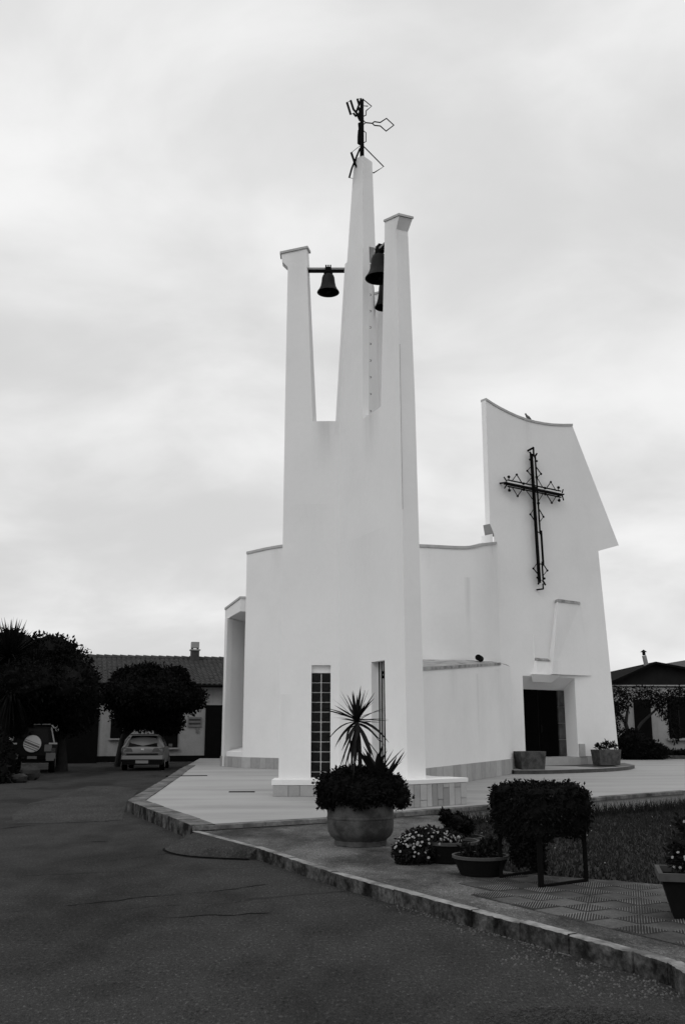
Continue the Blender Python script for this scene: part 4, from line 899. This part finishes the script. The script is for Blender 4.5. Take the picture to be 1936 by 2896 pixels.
bb_ = [((-9.6, 45.6, 3.35), (1.3, 1.1, 1.25)), ((-8.2, 45.6, 3.45), (1.3, 1.1, 1.15)), ((-10.0, 45.8, 3.9), (.9, 1.0, .65)), ((-7.3, 45.7, 3.1), (1.0, .9, .75)), ((-8.9, 45.5, 2.3), (1.4, .9, .75)), ((-9.8, 45.5, 2.2), (.9, .8, .6)), ((-8.0, 45.5, 2.0), (.7, .8, .6)), ((-9.1, 45.6, 4.25), (.7, .7, .45)), ((-7.8, 45.6, 4.15), (.6, .6, .4)), ((-9.3, 43.2, 3.1), (1.5, 1.7, .8)), ((-8.0, 42.8, 3.2), (1.2, 1.5, .7))]
tree('spreading_tree', (-9.9, 45.8, 0), ([(-10.4, 45.9, -.05), (-10.2, 45.8, 1.2), (-9.7, 45.7, 2.4)], [.16, .13, .1]), bb_, 30000, .16, 'dark spreading tree overhanging the silver hatchback before the tiled house', 'tree', LEAF,
     limbs=[([(-10.2, 45.8, 1.2), (-9.2, 45.6, 2.2), (-8.2, 45.6, 3.2)], [.1, .08, .04])], core=.84, seed=12, shell=.68)
# spiky-headed palm at the left edge
PT = thing('palm', (-12.3, 37.2, 0), 'shaggy palm with spiky upright fronds at the far left edge', 'palm tree')
MB().tube([(-12.9, 37.3, -.05), (-12.85, 37.3, 2.0), (-12.8, 37.3, 4.2)], [.32, .28, .24], 12).build('trunk', LEAF, PT, smooth=50)
def blade(L_, W2, bend, seg=5, fold=.18):
    mb = MB(); vs = []; fs = []
    for i in range(seg + 1):
        t = i / seg; wv = W2 * (.55 + .9 * t - 1.45 * t ** 2.2) if t < 1 else 0.0015; wv = max(wv, .0015)
        y = L_ * (t - .12 * bend * t * t * 2); z = -bend * L_ * t ** 2 * .55
        vs += [(-wv, y, z + wv * fold * 2), (0, y, z), (wv, y, z + wv * fold * 2)]
    for i in range(seg):
        a = i * 3; fs += [(a, a + 1, a + 4, a + 3), (a + 1, a + 2, a + 5, a + 4)]
    return mb.add(vs, fs)
PB = [mesh_only(blade(1.0, .035, b_, 5), 'frond_blade', LEAF) for b_ in (.05, .3, .7)]
pv = MB()
def fan(c, n, L_, el0, el1, seed, az0=0, az1=360):
    r = random.Random(seed)
    for k in range(n):
        az = math.radians(r.uniform(az0, az1)); el = math.radians(r.uniform(el0, el1)); d = Vector((math.cos(az) * math.cos(el), math.sin(az) * math.cos(el), math.sin(el))); ln = L_ * r.uniform(.7, 1.15)
        sdv = d.cross(Vector((r.uniform(-.4, .4), r.uniform(-.4, .4), 1))).normalized(); P_ = []
        for i in range(5):
            t = i / 4; q = Vector(c) + d * ln * t + Vector((0, 0, -.35 * ln * t * t * (1 - math.sin(el)))); wv = .035 * (1 - t) ** .7 * (0.6 + t) + .002; P_ += [q - sdv * wv, q + sdv * wv]
        pv.add(P_, [(2 * i, 2 * i + 1, 2 * i + 3, 2 * i + 2) for i in range(4)])
fan((-12.75, 37.2, 4.35), 260, 1.45, -10, 85, 1); fan((-11.9, 37.6, 3.9), 200, 1.0, -10, 80, 2); fan((-12.5, 36.9, 3.1), 160, 1.2, -60, 30, 3); fan((-13.6, 37.2, 4.1), 160, 1.3, 0, 85, 4)
pv.build('fronds', LEAF, PT)
bl = [((-12.0, 32.6, .45), (1.0, .8, .75)), ((-11.2, 31.4, .3), (.8, .7, .5)), ((-12.6, 34, 1.0), (1.2, .9, 1.2)), ((-12.55, 36.3, .6), (.75, .6, .85))]
us_ = thing('dark_bush', (-12, 33, 0), 'dark leafy bush in the left foreground of the jeep-like car', 'bush'); leaf_mesh('foliage', leaves(bl, 7000, .15, 0, .7, 21), LEAF, us_, cores(bl, .85))
def rock(c, r, seed):
    mb = MB(); rr2 = random.Random(seed); mb.ball(c, r, 9, 6)
    for i in range(len(mb.v)):
        p = np.array(mb.v[i]); mb.v[i] = tuple(np.array(c) + (p - np.array(c)) * rr2.uniform(.78, 1.12))
    return mb
for k, (c, r, lb_) in enumerate((((-10.45, 33.4, .22), (.34, .28, .26), 'grey garden rock lying behind the smaller rock left of the road'), ((-10.3, 31.8, .12), (.30, .24, .16), 'low grey garden rock nearest the road by the dark bush'))):
    tag(rock(c, r, k).build('rock', ROCK, smooth=30), lb_, 'rock', 'rocks by the dark bush')

# ------------------------------------------------------------------ vehicles (rear of each faces the camera)
def loft_body(st, name, m, parent):
    # st: list of (y, half width at sill, half width at belt, half width at roof, z sill, z belt, z roof)
    mb = MB(); ring = []
    for (y, ws, wb, wr, zs, zb, zr) in st:
        P = []
        half = [(0, zs), (ws * .8, zs), (ws * .97, zs + .06), (ws * 1.0, zs + (zb - zs) * .45), (wb, zb - .05), (wb * .97, zb), (wr + (wb - wr) * .25, zb + (zr - zb) * .72), (wr * .86, zr - .015), (0, zr + .02)]
        P = half + [(-a, b) for a, b in half[-2:0:-1]]
        ring.append([(a, y, b) for a, b in P])
    n_ = len(ring[0])
    mb.add([p for r in ring for p in r], [(i * n_ + k, i * n_ + (k + 1) % n_, (i + 1) * n_ + (k + 1) % n_, (i + 1) * n_ + k) for i in range(len(ring) - 1) for k in range(n_)] + [tuple(range(n_ - 1, -1, -1)), tuple((len(ring) - 1) * n_ + k for k in range(n_))])
    o = mb.build(name, m, parent, smooth=45); return o
def wheels(parent, xs, ys, r, wd):
    for y in ys:
        for x in xs:
            wh = MB().tube([(x - wd / 2, y, r), (x - wd / 2 + .03, y, r), (x + wd / 2 - .03, y, r), (x + wd / 2, y, r)], [r * .93, r, r, r * .93], 22).build('wheel', TYRE, parent, smooth=40)
            MB().tube([(x - wd / 2 - .008, y, r), (x + wd / 2 + .008, y, r)], r * .62, 14).build('rim', METALG, wh)
CA = thing('hatchback_car', (-8.32, 41.3, 0), 'silver hatchback parked under the spreading tree, seen from behind', 'car', rz=math.radians(6), local=True)
body = loft_body([(0.0, .80, .82, .60, .34, .86, .90), (.05, .86, .87, .62, .30, .93, .98), (.30, .88, .89, .58, .28, .96, 1.26), (.58, .89, .89, .60, .26, .97, 1.42), (1.4, .89, .89, .62, .25, .96, 1.47), (2.2, .89, .89, .60, .25, .94, 1.45), (2.9, .88, .88, .58, .26, .92, 1.12), (3.2, .87, .86, .60, .27, .90, .96), (3.9, .82, .8, .55, .30, .78, .82), (4.05, .7, .7, .5, .34, .6, .64)], 'body', PAINT, CA)
MB().add([(-.60, .03, .985), (.60, .03, .985), (.52, .50, 1.385), (-.52, .50, 1.385)], [(0, 1, 2, 3)]).add([(-.60, .03, .985), (.60, .03, .985), (.68, .10, .985), (-.68, .10, .985)], [(0, 1, 2, 3)]).build('rear_window', CGLASS, CA)
sp = MB().prism([(-.58, .36, 1.42), (.58, .36, 1.42), (.58, .62, 1.45), (-.58, .62, 1.45)], [(-.58, .36, 1.445), (.58, .36, 1.445), (.58, .62, 1.485), (-.58, .62, 1.485)]).build('spoiler', PAINT, CA)
for s_ in (-1, 1):
    MB().prism([(s_ * .40, -.03, .78), (s_ * .875, .01, .76), (s_ * .905, .22, .78), (s_ * .42, .10, .80)], [(s_ * .46, -.01, .91), (s_ * .865, .02, .93), (s_ * .895, .22, .95), (s_ * .48, .10, .92)]).build('tail_light', LAMP, CA)
    MB().add([(s_ * .885, .85, .98), (s_ * .885, 1.6, .99), (s_ * .70, 1.6, 1.38), (s_ * .70, .95, 1.36)], [(0, 1, 2, 3)]).build('side_window', CGLASS, CA)
    MB().box((s_ * .98, 2.35, 1.0), (.16, .10, .12)).build('mirror', PAINT, CA)
bp = MB().prism([(-.86, -.09, .44), (.86, -.09, .44), (.90, .22, .44), (-.90, .22, .44)], [(-.84, -.06, .62), (.84, -.06, .62), (.89, .22, .66), (-.89, .22, .66)]).build('bumper', PAINT, CA, bevel=.03)
MB().prism([(-.80, -.05, .24), (.80, -.05, .24), (.84, .2, .24), (-.84, .2, .24)], [(-.84, -.075, .44), (.84, -.075, .44), (.88, .2, .44), (-.88, .2, .44)]).build('lower_bumper', PAINTS, CA)
MB().box((0, -.085, .36), (.52, .03, .12)).build('number_plate', PLATE, CA)
mb = MB(); 
for k, wv in enumerate((.04, .05, .04, .05, .04, .04)): mb.box((-.19 + k * .075, -.103, .36), (wv, .006, .07))
MB().box((0, -.03, .865), (.12, .03, .07)).build('badge', CHROME, CA)
MB().tube([(0, .75, 1.47), (0, .62, 1.60)], .012, 5).build('aerial', BLACK, CA)
MB().box((0, -.045, .665), (1.3, .04, .07)).build('plate_recess', PAINTS, CA)
wheels(CA, (-.78, .78), (.72, 3.3), .31, .2)
SU = thing('jeep', (-12.15, 38.9, 0), 'boxy off-road car with round pale spare wheel cover, in the tree shade at left', 'car', rz=math.radians(14), local=True)
loft_body([(0.0, .84, .86, .66, .48, 1.10, 1.78), (.12, .86, .88, .67, .45, 1.10, 1.84), (1.0, .87, .88, .68, .42, 1.10, 1.88), (2.2, .87, .88, .66, .42, 1.08, 1.84), (2.7, .86, .87, .60, .44, 1.06, 1.30), (2.9, .86, .86, .6, .44, 1.05, 1.12), (3.9, .82, .82, .6, .48, .98, 1.02), (4.0, .78, .78, .55, .5, .9, .92)], 'body', PAINTS, SU)
MB().add([(-.60, -.012, 1.16), (.60, -.012, 1.16), (.53, .0, 1.70), (-.53, .0, 1.70)], [(0, 1, 2, 3)]).build('rear_window', CGLASS, SU)
sw = MB().lathe([(.02, 0), (.27, 0), (.32, -.02), (.335, -.06), (.335, -.20), (.30, -.21), (.02, -.21)], (0, 0, 0), 32, caps=False)
sw.v = [(x, -.13 + z * 1.0 + .0, y + 1.12) for x, y, z in sw.v]; sw.v = [(x - .02, -.24 - (y + .13) , z) for x, y, z in sw.v]
cov = sw.build('spare_wheel', COVER, SU, smooth=40)
for k, (o_, ln, wv) in enumerate(((.07, .60, .015), (-.02, .62, .07), (-.11, .58, .03), (-.19, .5, .03))):
    a = math.radians(-22); c = (-.02 - math.sin(a) * o_, -.247, 1.12 + math.cos(a) * o_)
    MB().box(c, (ln, .012, wv), axes=((math.cos(a), 0, math.sin(a)), (0, 1, 0), (-math.sin(a), 0, math.cos(a)))).build('cover_stripe', SIGN if k else SIGNT, cov)
for s_ in (-1, 1):
    MB().bar((s_ * .80, -.03, 1.16), (s_ * .66, .0, 1.74), .06, .05).build('pillar_trim', TRIM, SU)
    MB().box((s_ * .76, -.03, 1.13), (.32, .06, .06)).build('belt_trim', TRIM, SU)
    MB().box((s_ * .70, -.07, .66), (.36, .14, .22)).box((s_ * .68, -.08, .52), (.3, .14, .1)).build('bumper_end', PAINT, SU)
    MB().box((s_ * .78, -.04, .86), (.14, .05, .20)).build('tail_light', LAMP, SU)
    MB().add([(s_ * .885, .4, 1.16), (s_ * .885, 2.1, 1.16), (s_ * .72, 2.0, 1.72), (s_ * .72, .5, 1.72)], [(0, 1, 2, 3)]).build('side_window', CGLASS, SU)
MB().bar((-.55, .1, 1.86), (.62, .1, 1.87), .05, .04).build('roof_rail', METALG, SU)
MB().box((0, -.05, .60), (1.0, .1, .16)).build('bumper', BLACK, SU); MB().box((.0, -.11, .60), (.36, .02, .10)).build('number_plate', SIGN, SU)
MB().box((.58, -.02, .96), (.28, .03, .26)).build('door_panel', PAINT, SU)
wheels(SU, (-.74, .74), (.65, 3.1), .36, .24)

# ------------------------------------------------------------------ potted plants in the foreground
BP = thing('round_pot', (.24, 13.45, ZS), 'large round grey concrete pot with a raised band holding the yucca', 'plant pot')
cb_ = (.24, 13.45, ZS)
MB().lathe([(.30, 0), (.345, .005), (.35, .055), (.345, .065), (.36, .085), (.40, .115), (.432, .17), (.442, .25), (.443, .335), (.449, .345), (.449, .36), (.443, .37), (.442, .46), (.43, .54), (.405, .60), (.405, .63), (.36, .63), (.35, .55), (.02, .55)], cb_, 56).build('pot_body', CONC, BP, smooth=30)
sh = thing('pot_shrub', (.24, 13.45, ZS + .55), 'dark bushy ground cover spilling over the round concrete pot', 'shrub')
r0 = random.Random(2); bl = []
for k in range(15):
    a = 2 * math.pi * k / 15; q = .42 + r0.uniform(-.03, .03); bl.append(((.24 + q * math.cos(a), 13.45 + q * math.sin(a) * .95, ZS + .70 + r0.uniform(-.05, .05)), (.19 + r0.uniform(0, .03), .17, .17 + r0.uniform(0, .04))))
for k in range(8): bl.append(((.24 + r0.uniform(-.28, .28), 13.45 + r0.uniform(-.25, .25), ZS + .86 + r0.uniform(-.03, .04)), (.18, .18, .13)))
bl.append(((-.2, 13.2, ZS + .60), (.15, .14, .15))); bl.append(((.75, 13.2, ZS + .62), (.16, .14, .15)))
leaf_mesh('foliage', leaves(bl, 15000, .052, .1, .6, 31), LEAF, sh, cores(bl, .8))
# yucca
YU = thing('yucca', (.22, 13.45, ZS + .6), 'spiky yucca with drooping lower leaves rising from the round pot', 'yucca')
MB().tube([(.26, 13.45, ZS + .6), (.23, 13.44, 1.35), (.195, 13.43, 1.72)], [.032, .026, .03], 8).build('stem', BARK, YU, smooth=60)
MB().tube([(.15, 13.47, ZS + .6), (.125, 13.46, 1.3), (.10, 13.45, 1.52)], [.014, .013, .012], 6).build('stem', BARK, YU, smooth=60)
YB = {b_: mesh_only(blade(1.0, .038, b_, 6), 'yucca_blade', YUC) for b_ in (.02, .25, .6, .95)}
def spray(root, c, n, L0, L1, el0, el1, bends, seed, wsc=1.0, az=None, name='leaf'):
    r = random.Random(seed)
    for k in range(n):
        a = 2 * math.pi * (k + r.uniform(-.4, .4)) / n * (1 if az is None else 0) + (0 if az is None else r.uniform(*az)); el = math.radians(r.uniform(el0, el1)); ln = r.uniform(L0, L1)
        inst(name, YB[r.choice(bends)], root, (c[0] + r.uniform(-.012, .012), c[1] + r.uniform(-.012, .012), c[2] + r.uniform(-.03, .03)), Matrix.Rotation(a, 3, 'Z').to_4x4().__matmul__(Matrix.Rotation(el, 4, 'X')).__matmul__(Matrix.Rotation(r.uniform(-.5, .5), 4, 'Y')).to_euler(), (wsc * r.uniform(.8, 1.15), ln, ln))
cy = (.195, 13.43, 1.74)
spray(YU, cy, 12, .38, .48, 58, 85, (.02, .02, .25), 41, .75); spray(YU, cy, 13, .42, .55, 25, 55, (.02, .25), 42, .8); spray(YU, cy, 12, .42, .58, -5, 25, (.02, .25), 43, .8)
spray(YU, (cy[0], cy[1], cy[2] - .04), 14, .45, .62, -30, 5, (.6, .95), 44, .9); spray(YU, (cy[0], cy[1], cy[2] - .06), 12, .55, .78, -72, -50, (.02, .25), 45, .8)
AG = thing('agave', (.42, 13.25, ZS + .62), 'low clump of stiff spiky leaves at the right of the yucca stem', 'agave')
spray(AG, (.44, 13.2, ZS + .84), 13, .40, .6, 25, 75, (.02, .02, .25), 51, 1.3); spray(AG, (.56, 13.2, ZS + .82), 10, .42, .62, 20, 55, (.02,), 52, 1.2)

# daisies in a dark bowl
def bowl(name, c, r, h, label, rim=True, group='low bowls on the pavement', m=TERRA, rr1=.72):
    t = thing(name, c, label, 'plant pot', group)
    MB().lathe([(r * rr1 * .9, 0), (r * rr1, .01), (r * .9, h * .62), (r * .97, h * .86), (r * .93, h * .86), (r * .88, h * .6), (.02, h * .6)], c, 36).build('bowl_body', m, t, smooth=35)
    MB().lathe([(r * .93, h * .855), (r * 1.01, h * .86), (r * 1.02, h), (r * .93, h), (r * .93, h * .86)], c, 36, caps=False).build('rim', RIM, t, smooth=35)
    return t
bowl('dark_bowl', (1.24, 11.72, ZS), .34, .24, 'dark low bowl under the white daisies')
DA = thing('daisy_plant', (.98, 11.7, ZS + .15), 'mound of small white daisies spilling out of its dark bowl', 'flowers')
bl = [((.99, 11.68, .35), (.34, .28, .16)), ((.82, 11.6, .25), (.25, .22, .16)), ((1.16, 11.7, .39), (.22, .22, .10)), ((.74, 11.55, .18), (.13, .14, .1))]
leaf_mesh('foliage', leaves(bl, 6500, .045, 0, .65, 61), LEAFM, DA, cores(bl, .8))
fl = MB(); np_ = 9
for k in range(np_):
    a0, a1 = 2 * math.pi * k / np_, 2 * math.pi * (k + .72) / np_; am = (a0 + a1) / 2
    fl.add([(.003 * math.cos(am), .003 * math.sin(am), .004), (.017 * math.cos(a0), .017 * math.sin(a0), .002), (.021 * math.cos(am), .021 * math.sin(am), .0), (.017 * math.cos(a1), .017 * math.sin(a1), .002)], [(0, 1, 2, 3)])
fl.lathe([(.006, .003), (.004, .008)], (0, 0, 0), 6)
fl.v = [(x * .8, y * .8, z * .8) for x, y, z in fl.v]
FLM = mesh_only(fl, 'daisy_flower', FLOWER)
r0 = random.Random(9); cnt = 0
while cnt < 110:
    c, R_ = bl[r0.choice((0, 0, 0, 1, 1, 2, 2))]; d = Vector((r0.gauss(0, 1), r0.gauss(-.7, .7), r0.gauss(.6, .6))).normalized()
    if d.y > .35 or d.z < -.35: continue
    p = (c[0] + d.x * R_[0] * 1.04, c[1] + d.y * R_[1] * 1.04, c[2] + d.z * R_[2] * 1.04); dd = (d + Vector((0, -.3, .5)) + Vector((r0.gauss(0, .3), r0.gauss(0, .3), r0.gauss(0, .3)))).normalized()
    inst('flower', FLM, DA, p, dd.to_track_quat('Z', 'Y').to_euler(), (r0.uniform(.75, 1.15),) * 3); cnt += 1
bowl('pale_rim_bowl', (1.42, 12.35, ZS), .30, .22, 'pale rimmed bowl standing behind the daisies', m=RIM)
sm = thing('small_shrub', (1.42, 12.4, ZS + .2), 'small dark leafy shrub growing behind the daisies', 'shrub'); bl = [((1.38, 12.4, .50), (.16, .16, .13)), ((1.27, 12.4, .58), (.09, .1, .09)), ((1.5, 12.4, .46), (.13, .13, .12))]
leaf_mesh('foliage', leaves(bl, 1500, .05, 0, .4, 63, up=.3), LEAF, sm, cores(bl, .7))
bowl('wide_bowl', (1.44, 10.62, ZS), .29, .21, 'wide dark terracotta bowl left of the iron plant stand')
sm = thing('bowl_plant', (1.44, 10.65, ZS + .15), 'sparse low dark plant in the wide terracotta bowl', 'plant'); bl = [((1.40, 10.65, .36), (.2, .2, .07)), ((1.55, 10.7, .40), (.12, .12, .09))]
leaf_mesh('foliage', leaves(bl, 900, .05, 0, .3, 64, up=.6), LEAFM, sm)

# iron stand with a long trough of trailing plants
ST = thing('plant_stand', (2.0, 10.3, ZS), 'black iron plant stand with four legs carrying the trailing plants', 'plant stand')
fA, fB_, fC, fD = (1.62, 10.42), (1.90, 9.78), (2.43, 10.18), (2.09, 10.86)
for k, p in enumerate((fA, fB_, fC, fD)): MB().bar((*p, ZS), (*p, .78), .036 if k != 1 else .05, .036 if k != 1 else .05).build('leg', BLACK, ST)
for a, b, z, wv in ((fA, fD, ZS + .02, .03), (fB_, fC, ZS + .02, .03), (fA, fB_, .60, .03), (fB_, fC, .60, .03), (fC, fD, .60, .03), (fD, fA, .60, .03)): MB().bar((*a, z), (*b, z), wv, wv).build('rail', BLACK, ST)
for p in (fA, fC):   # curved brackets under the tray
    q = ((fB_[0] + fC[0]) / 2, (fB_[1] + fC[1]) / 2) if p == fC else ((fA[0] + fB_[0]) / 2, (fA[1] + fB_[1]) / 2)
    MB().tube([(p[0], p[1], .60 - .10 * 1.2), (p[0] * .9 + q[0] * .1, p[1] * .9 + q[1] * .1, .55), (p[0] * .6 + q[0] * .4, p[1] * .6 + q[1] * .4, .59)], .012, 5).build('bracket', BLACK, ST)
MB().prism([(*fA, .60), (*fB_, .60), (*fC, .60), (*fD, .60)], [(*fA, .82), (*fB_, .82), (*fC, .82), (*fD, .82)]).build('tray', BLACK, ST)
TR = thing('trailing_plant', (2.0, 10.3, .8), 'dense dark trailing plant hanging over the iron stand', 'plant')
r0 = random.Random(4); bl = []
def lerp(a, b, t): return (a[0] + (b[0] - a[0]) * t, a[1] + (b[1] - a[1]) * t)
ctr = ((fA[0] + fB_[0] + fC[0] + fD[0]) / 4, (fA[1] + fB_[1] + fC[1] + fD[1]) / 4)
ring = [fA, fB_, fC, fD]
for k in range(4):
    a, b = ring[k], ring[(k + 1) % 4]
    for t in (.0, .2, .4, .6, .8):
        q = lerp(a, b, t); q = (ctr[0] + (q[0] - ctr[0]) * .97, ctr[1] + (q[1] - ctr[1]) * .97); bl.append(((q[0], q[1], .85 + r0.uniform(-.03, .04)), (.125, .125, .19)))
        bl.append(((q[0], q[1], .70 + r0.uniform(-.05, .05)), (.09, .09, .14)))
for k in range(16): q = lerp(lerp(fA, fB_, r0.random()), lerp(fD, fC, r0.random()), r0.random()); bl.append(((q[0], q[1], .95 + r0.uniform(-.03, .05)), (.17, .17, .12)))
for k in range(4):
    for t in (.0, .25, .5, .75):
        q = lerp(ring[k], ring[(k + 1) % 4], t); q = (ctr[0] + (q[0] - ctr[0]) * .95, ctr[1] + (q[1] - ctr[1]) * .95); bl.append(((q[0], q[1], .98 + r0.uniform(-.025, .02)), (.115, .115, .10)))
V1 = leaves(bl, 27000, .036, .35, .6, 71)
st_ = MB(); tr_ = []
for k in range(80):       # hanging strands between the legs
    a, b = ring[r0.choice((0, 0, 0, 3, 1))], None; i0 = r0.choice((0, 0, 0, 3)); a, b = ring[i0], ring[(i0 + 1) % 4]; q = lerp(a, b, r0.uniform(.1, .8) if i0 != 0 else r0.uniform(.22, 1.0)); q = (ctr[0] + (q[0] - ctr[0]) * r0.uniform(.6, 1.08), ctr[1] + (q[1] - ctr[1]) * r0.uniform(.6, 1.08)); z1 = r0.uniform(.26, .58)
    for z in np.arange(z1, .62, .016): tr_.append(((q[0] + r0.gauss(0, .012), q[1] + r0.gauss(0, .012), z), (.022, .022, .012)))
V2 = leaves(tr_, 13000, .034, .6, .3, 72)
leaf_mesh('foliage', np.vstack([V1, V2]), LEAF, TR, cores(bl, .8))
mb = MB()
for k in range(46):
    c, R_ = r0.choice(bl); d = Vector((r0.gauss(0, 1), r0.gauss(-1, .5), r0.gauss(0, .6))).normalized(); mb.ball((c[0] + d.x * R_[0], c[1] + d.y * R_[1], c[2] + d.z * R_[2]), .007, 5, 3)
mb.build('buds', GRASSL, TR)

# pot with flowering plant at the right edge
RP = thing('square_pot', (2.86, 8.35, ZS), 'dark tapered square pot at the right edge of the pavement', 'plant pot', rz=math.radians(-14), local=True)
def sqr(a, z): return [(-a, -a, z), (a, -a, z), (a, a, z), (-a, a, z)]
mb = MB(); A4 = sqr(.17, 0) + sqr(.25, .31) + sqr(.22, .31) + sqr(.21, .24)
mb.add(A4, [(3, 2, 1, 0)] + [(l * 4 + k, l * 4 + (k + 1) % 4, l * 4 + 4 + (k + 1) % 4, l * 4 + 4 + k) for l in range(3) for k in range(4)] + [(12, 13, 14, 15)])
mb.build('pot_body', TERRA, RP); mb = MB(); A4 = sqr(.25, .30) + sqr(.275, .30) + sqr(.275, .36) + sqr(.24, .36) + sqr(.24, .31); mb.add(A4, [(l * 4 + k, l * 4 + (k + 1) % 4, l * 4 + 4 + (k + 1) % 4, l * 4 + 4 + k) for l in range(4) for k in range(4)]); mb.build('rim', RIM, RP)
FP = thing('flowering_plant', (2.86, 8.35, ZS + .3), 'leafy plant with a few small pale flowers in the square pot', 'flowers'); bl = [((2.88, 8.35, .66), (.2, .2, .18)), ((2.76, 8.3, .56), (.1, .12, .1)), ((2.95, 8.4, .85), (.16, .16, .14))]
leaf_mesh('foliage', leaves(bl, 1500, .05, 0, .25, 81, up=.3), LEAFM, FP)
MB().tube([(2.88, 8.35, .4), (2.87, 8.35, .8)], .01, 5).build('stem', BARK, FP)
for k in range(14):
    d = Vector((r0.gauss(-.4, .6), r0.gauss(-.8, .4), r0.gauss(.1, .6))).normalized(); c, R_ = r0.choice(bl); inst('flower', FLM, FP, (c[0] + d.x * R_[0] * 1.05, c[1] + d.y * R_[1] * 1.05, c[2] + d.z * R_[2] * 1.05), d.to_track_quat('Z', 'Y').to_euler(), (.8,) * 3)
# small plants in the right trough
tp = thing('trough_plant', (9.75, 36.75, .85), 'wispy small plants growing in the right stone trough', 'plant'); bl = [((9.45, 36.6, 1.02), (.14, .14, .16)), ((9.85, 36.8, 1.08), (.2, .18, .18)), ((10.1, 36.9, 1.0), (.14, .14, .2)), ((9.7, 36.7, .95), (.3, .16, .1))]
leaf_mesh('foliage', leaves(bl, 700, .10, -.6, .2, 91, .3), LEAFM, tp)

# ------------------------------------------------------------------ grass
def grass(name, n, region, h0, h1, m, seed, wv=.006, zf=lawn_z):
    r = np.random.default_rng(seed); P = []
    while len(P) < n:
        x, y = region(r)
        if inpoly(x, y, LP): P.append((x, y))
    P = np.array(P); z = np.array([zf(x, y) for x, y in P]); a = r.uniform(0, 2 * math.pi, n); h = r.uniform(h0, h1, n); ln = r.normal(0, .35, (n, 2)) * h[:, None]; wv_ = wv * (1 + P[:, 1] / 14)
    b0_ = np.column_stack([P[:, 0] - np.cos(a) * wv_, P[:, 1] - np.sin(a) * wv_, z]); b1_ = np.column_stack([P[:, 0] + np.cos(a) * wv_, P[:, 1] + np.sin(a) * wv_, z]); t_ = np.column_stack([P[:, 0] + ln[:, 0], P[:, 1] + ln[:, 1], z + h])
    V = np.stack([b0_, b1_, t_], 1).reshape(-1, 3); me = bpy.data.meshes.new(name); me.from_pydata(V.tolist(), [], np.arange(n * 3).reshape(-1, 3).tolist()); me.materials.append(m); me.update()
    o = bpy.data.objects.new(name, me); COL.objects.link(o); o['kind'] = 'stuff'; return o
grass('grass', 52000, lambda r: (1.3 + 9.0 * r.random() ** 1.1 + 4 * (r.random() < .12), 8.8 + 16 * r.random() ** 1.15), .015, .065, GRASS, 1)
grass('dry_grass', 5000, lambda r: (1.3 + 8.5 * r.random(), 9 + 16 * r.random() ** 1.15), .03, .10, GRASSL, 2, .004)
def edge_pts(r):
    t = r.random(); a, b = (1.85, 18.3), (8.2, 24.0); return (a[0] + (b[0] - a[0]) * t + .02 + abs(r.normal(0, .12)), a[1] + (b[1] - a[1]) * t - .05 - abs(r.normal(0, .12)))
grass('tall_grass', 2600, edge_pts, .1, .34, GRASS, 3, .004)
mb = MB()
for k in range(36):
    x, y = 1.5 + 6 * random.random(), 10 + 12 * random.random()
    if inpoly(x, y, LP): mb.ball((x, y, lawn_z(x, y) + random.uniform(.03, .08)), .008, 5, 3)
tag(mb.build('lawn_flowers', FLOWER), kind='stuff')
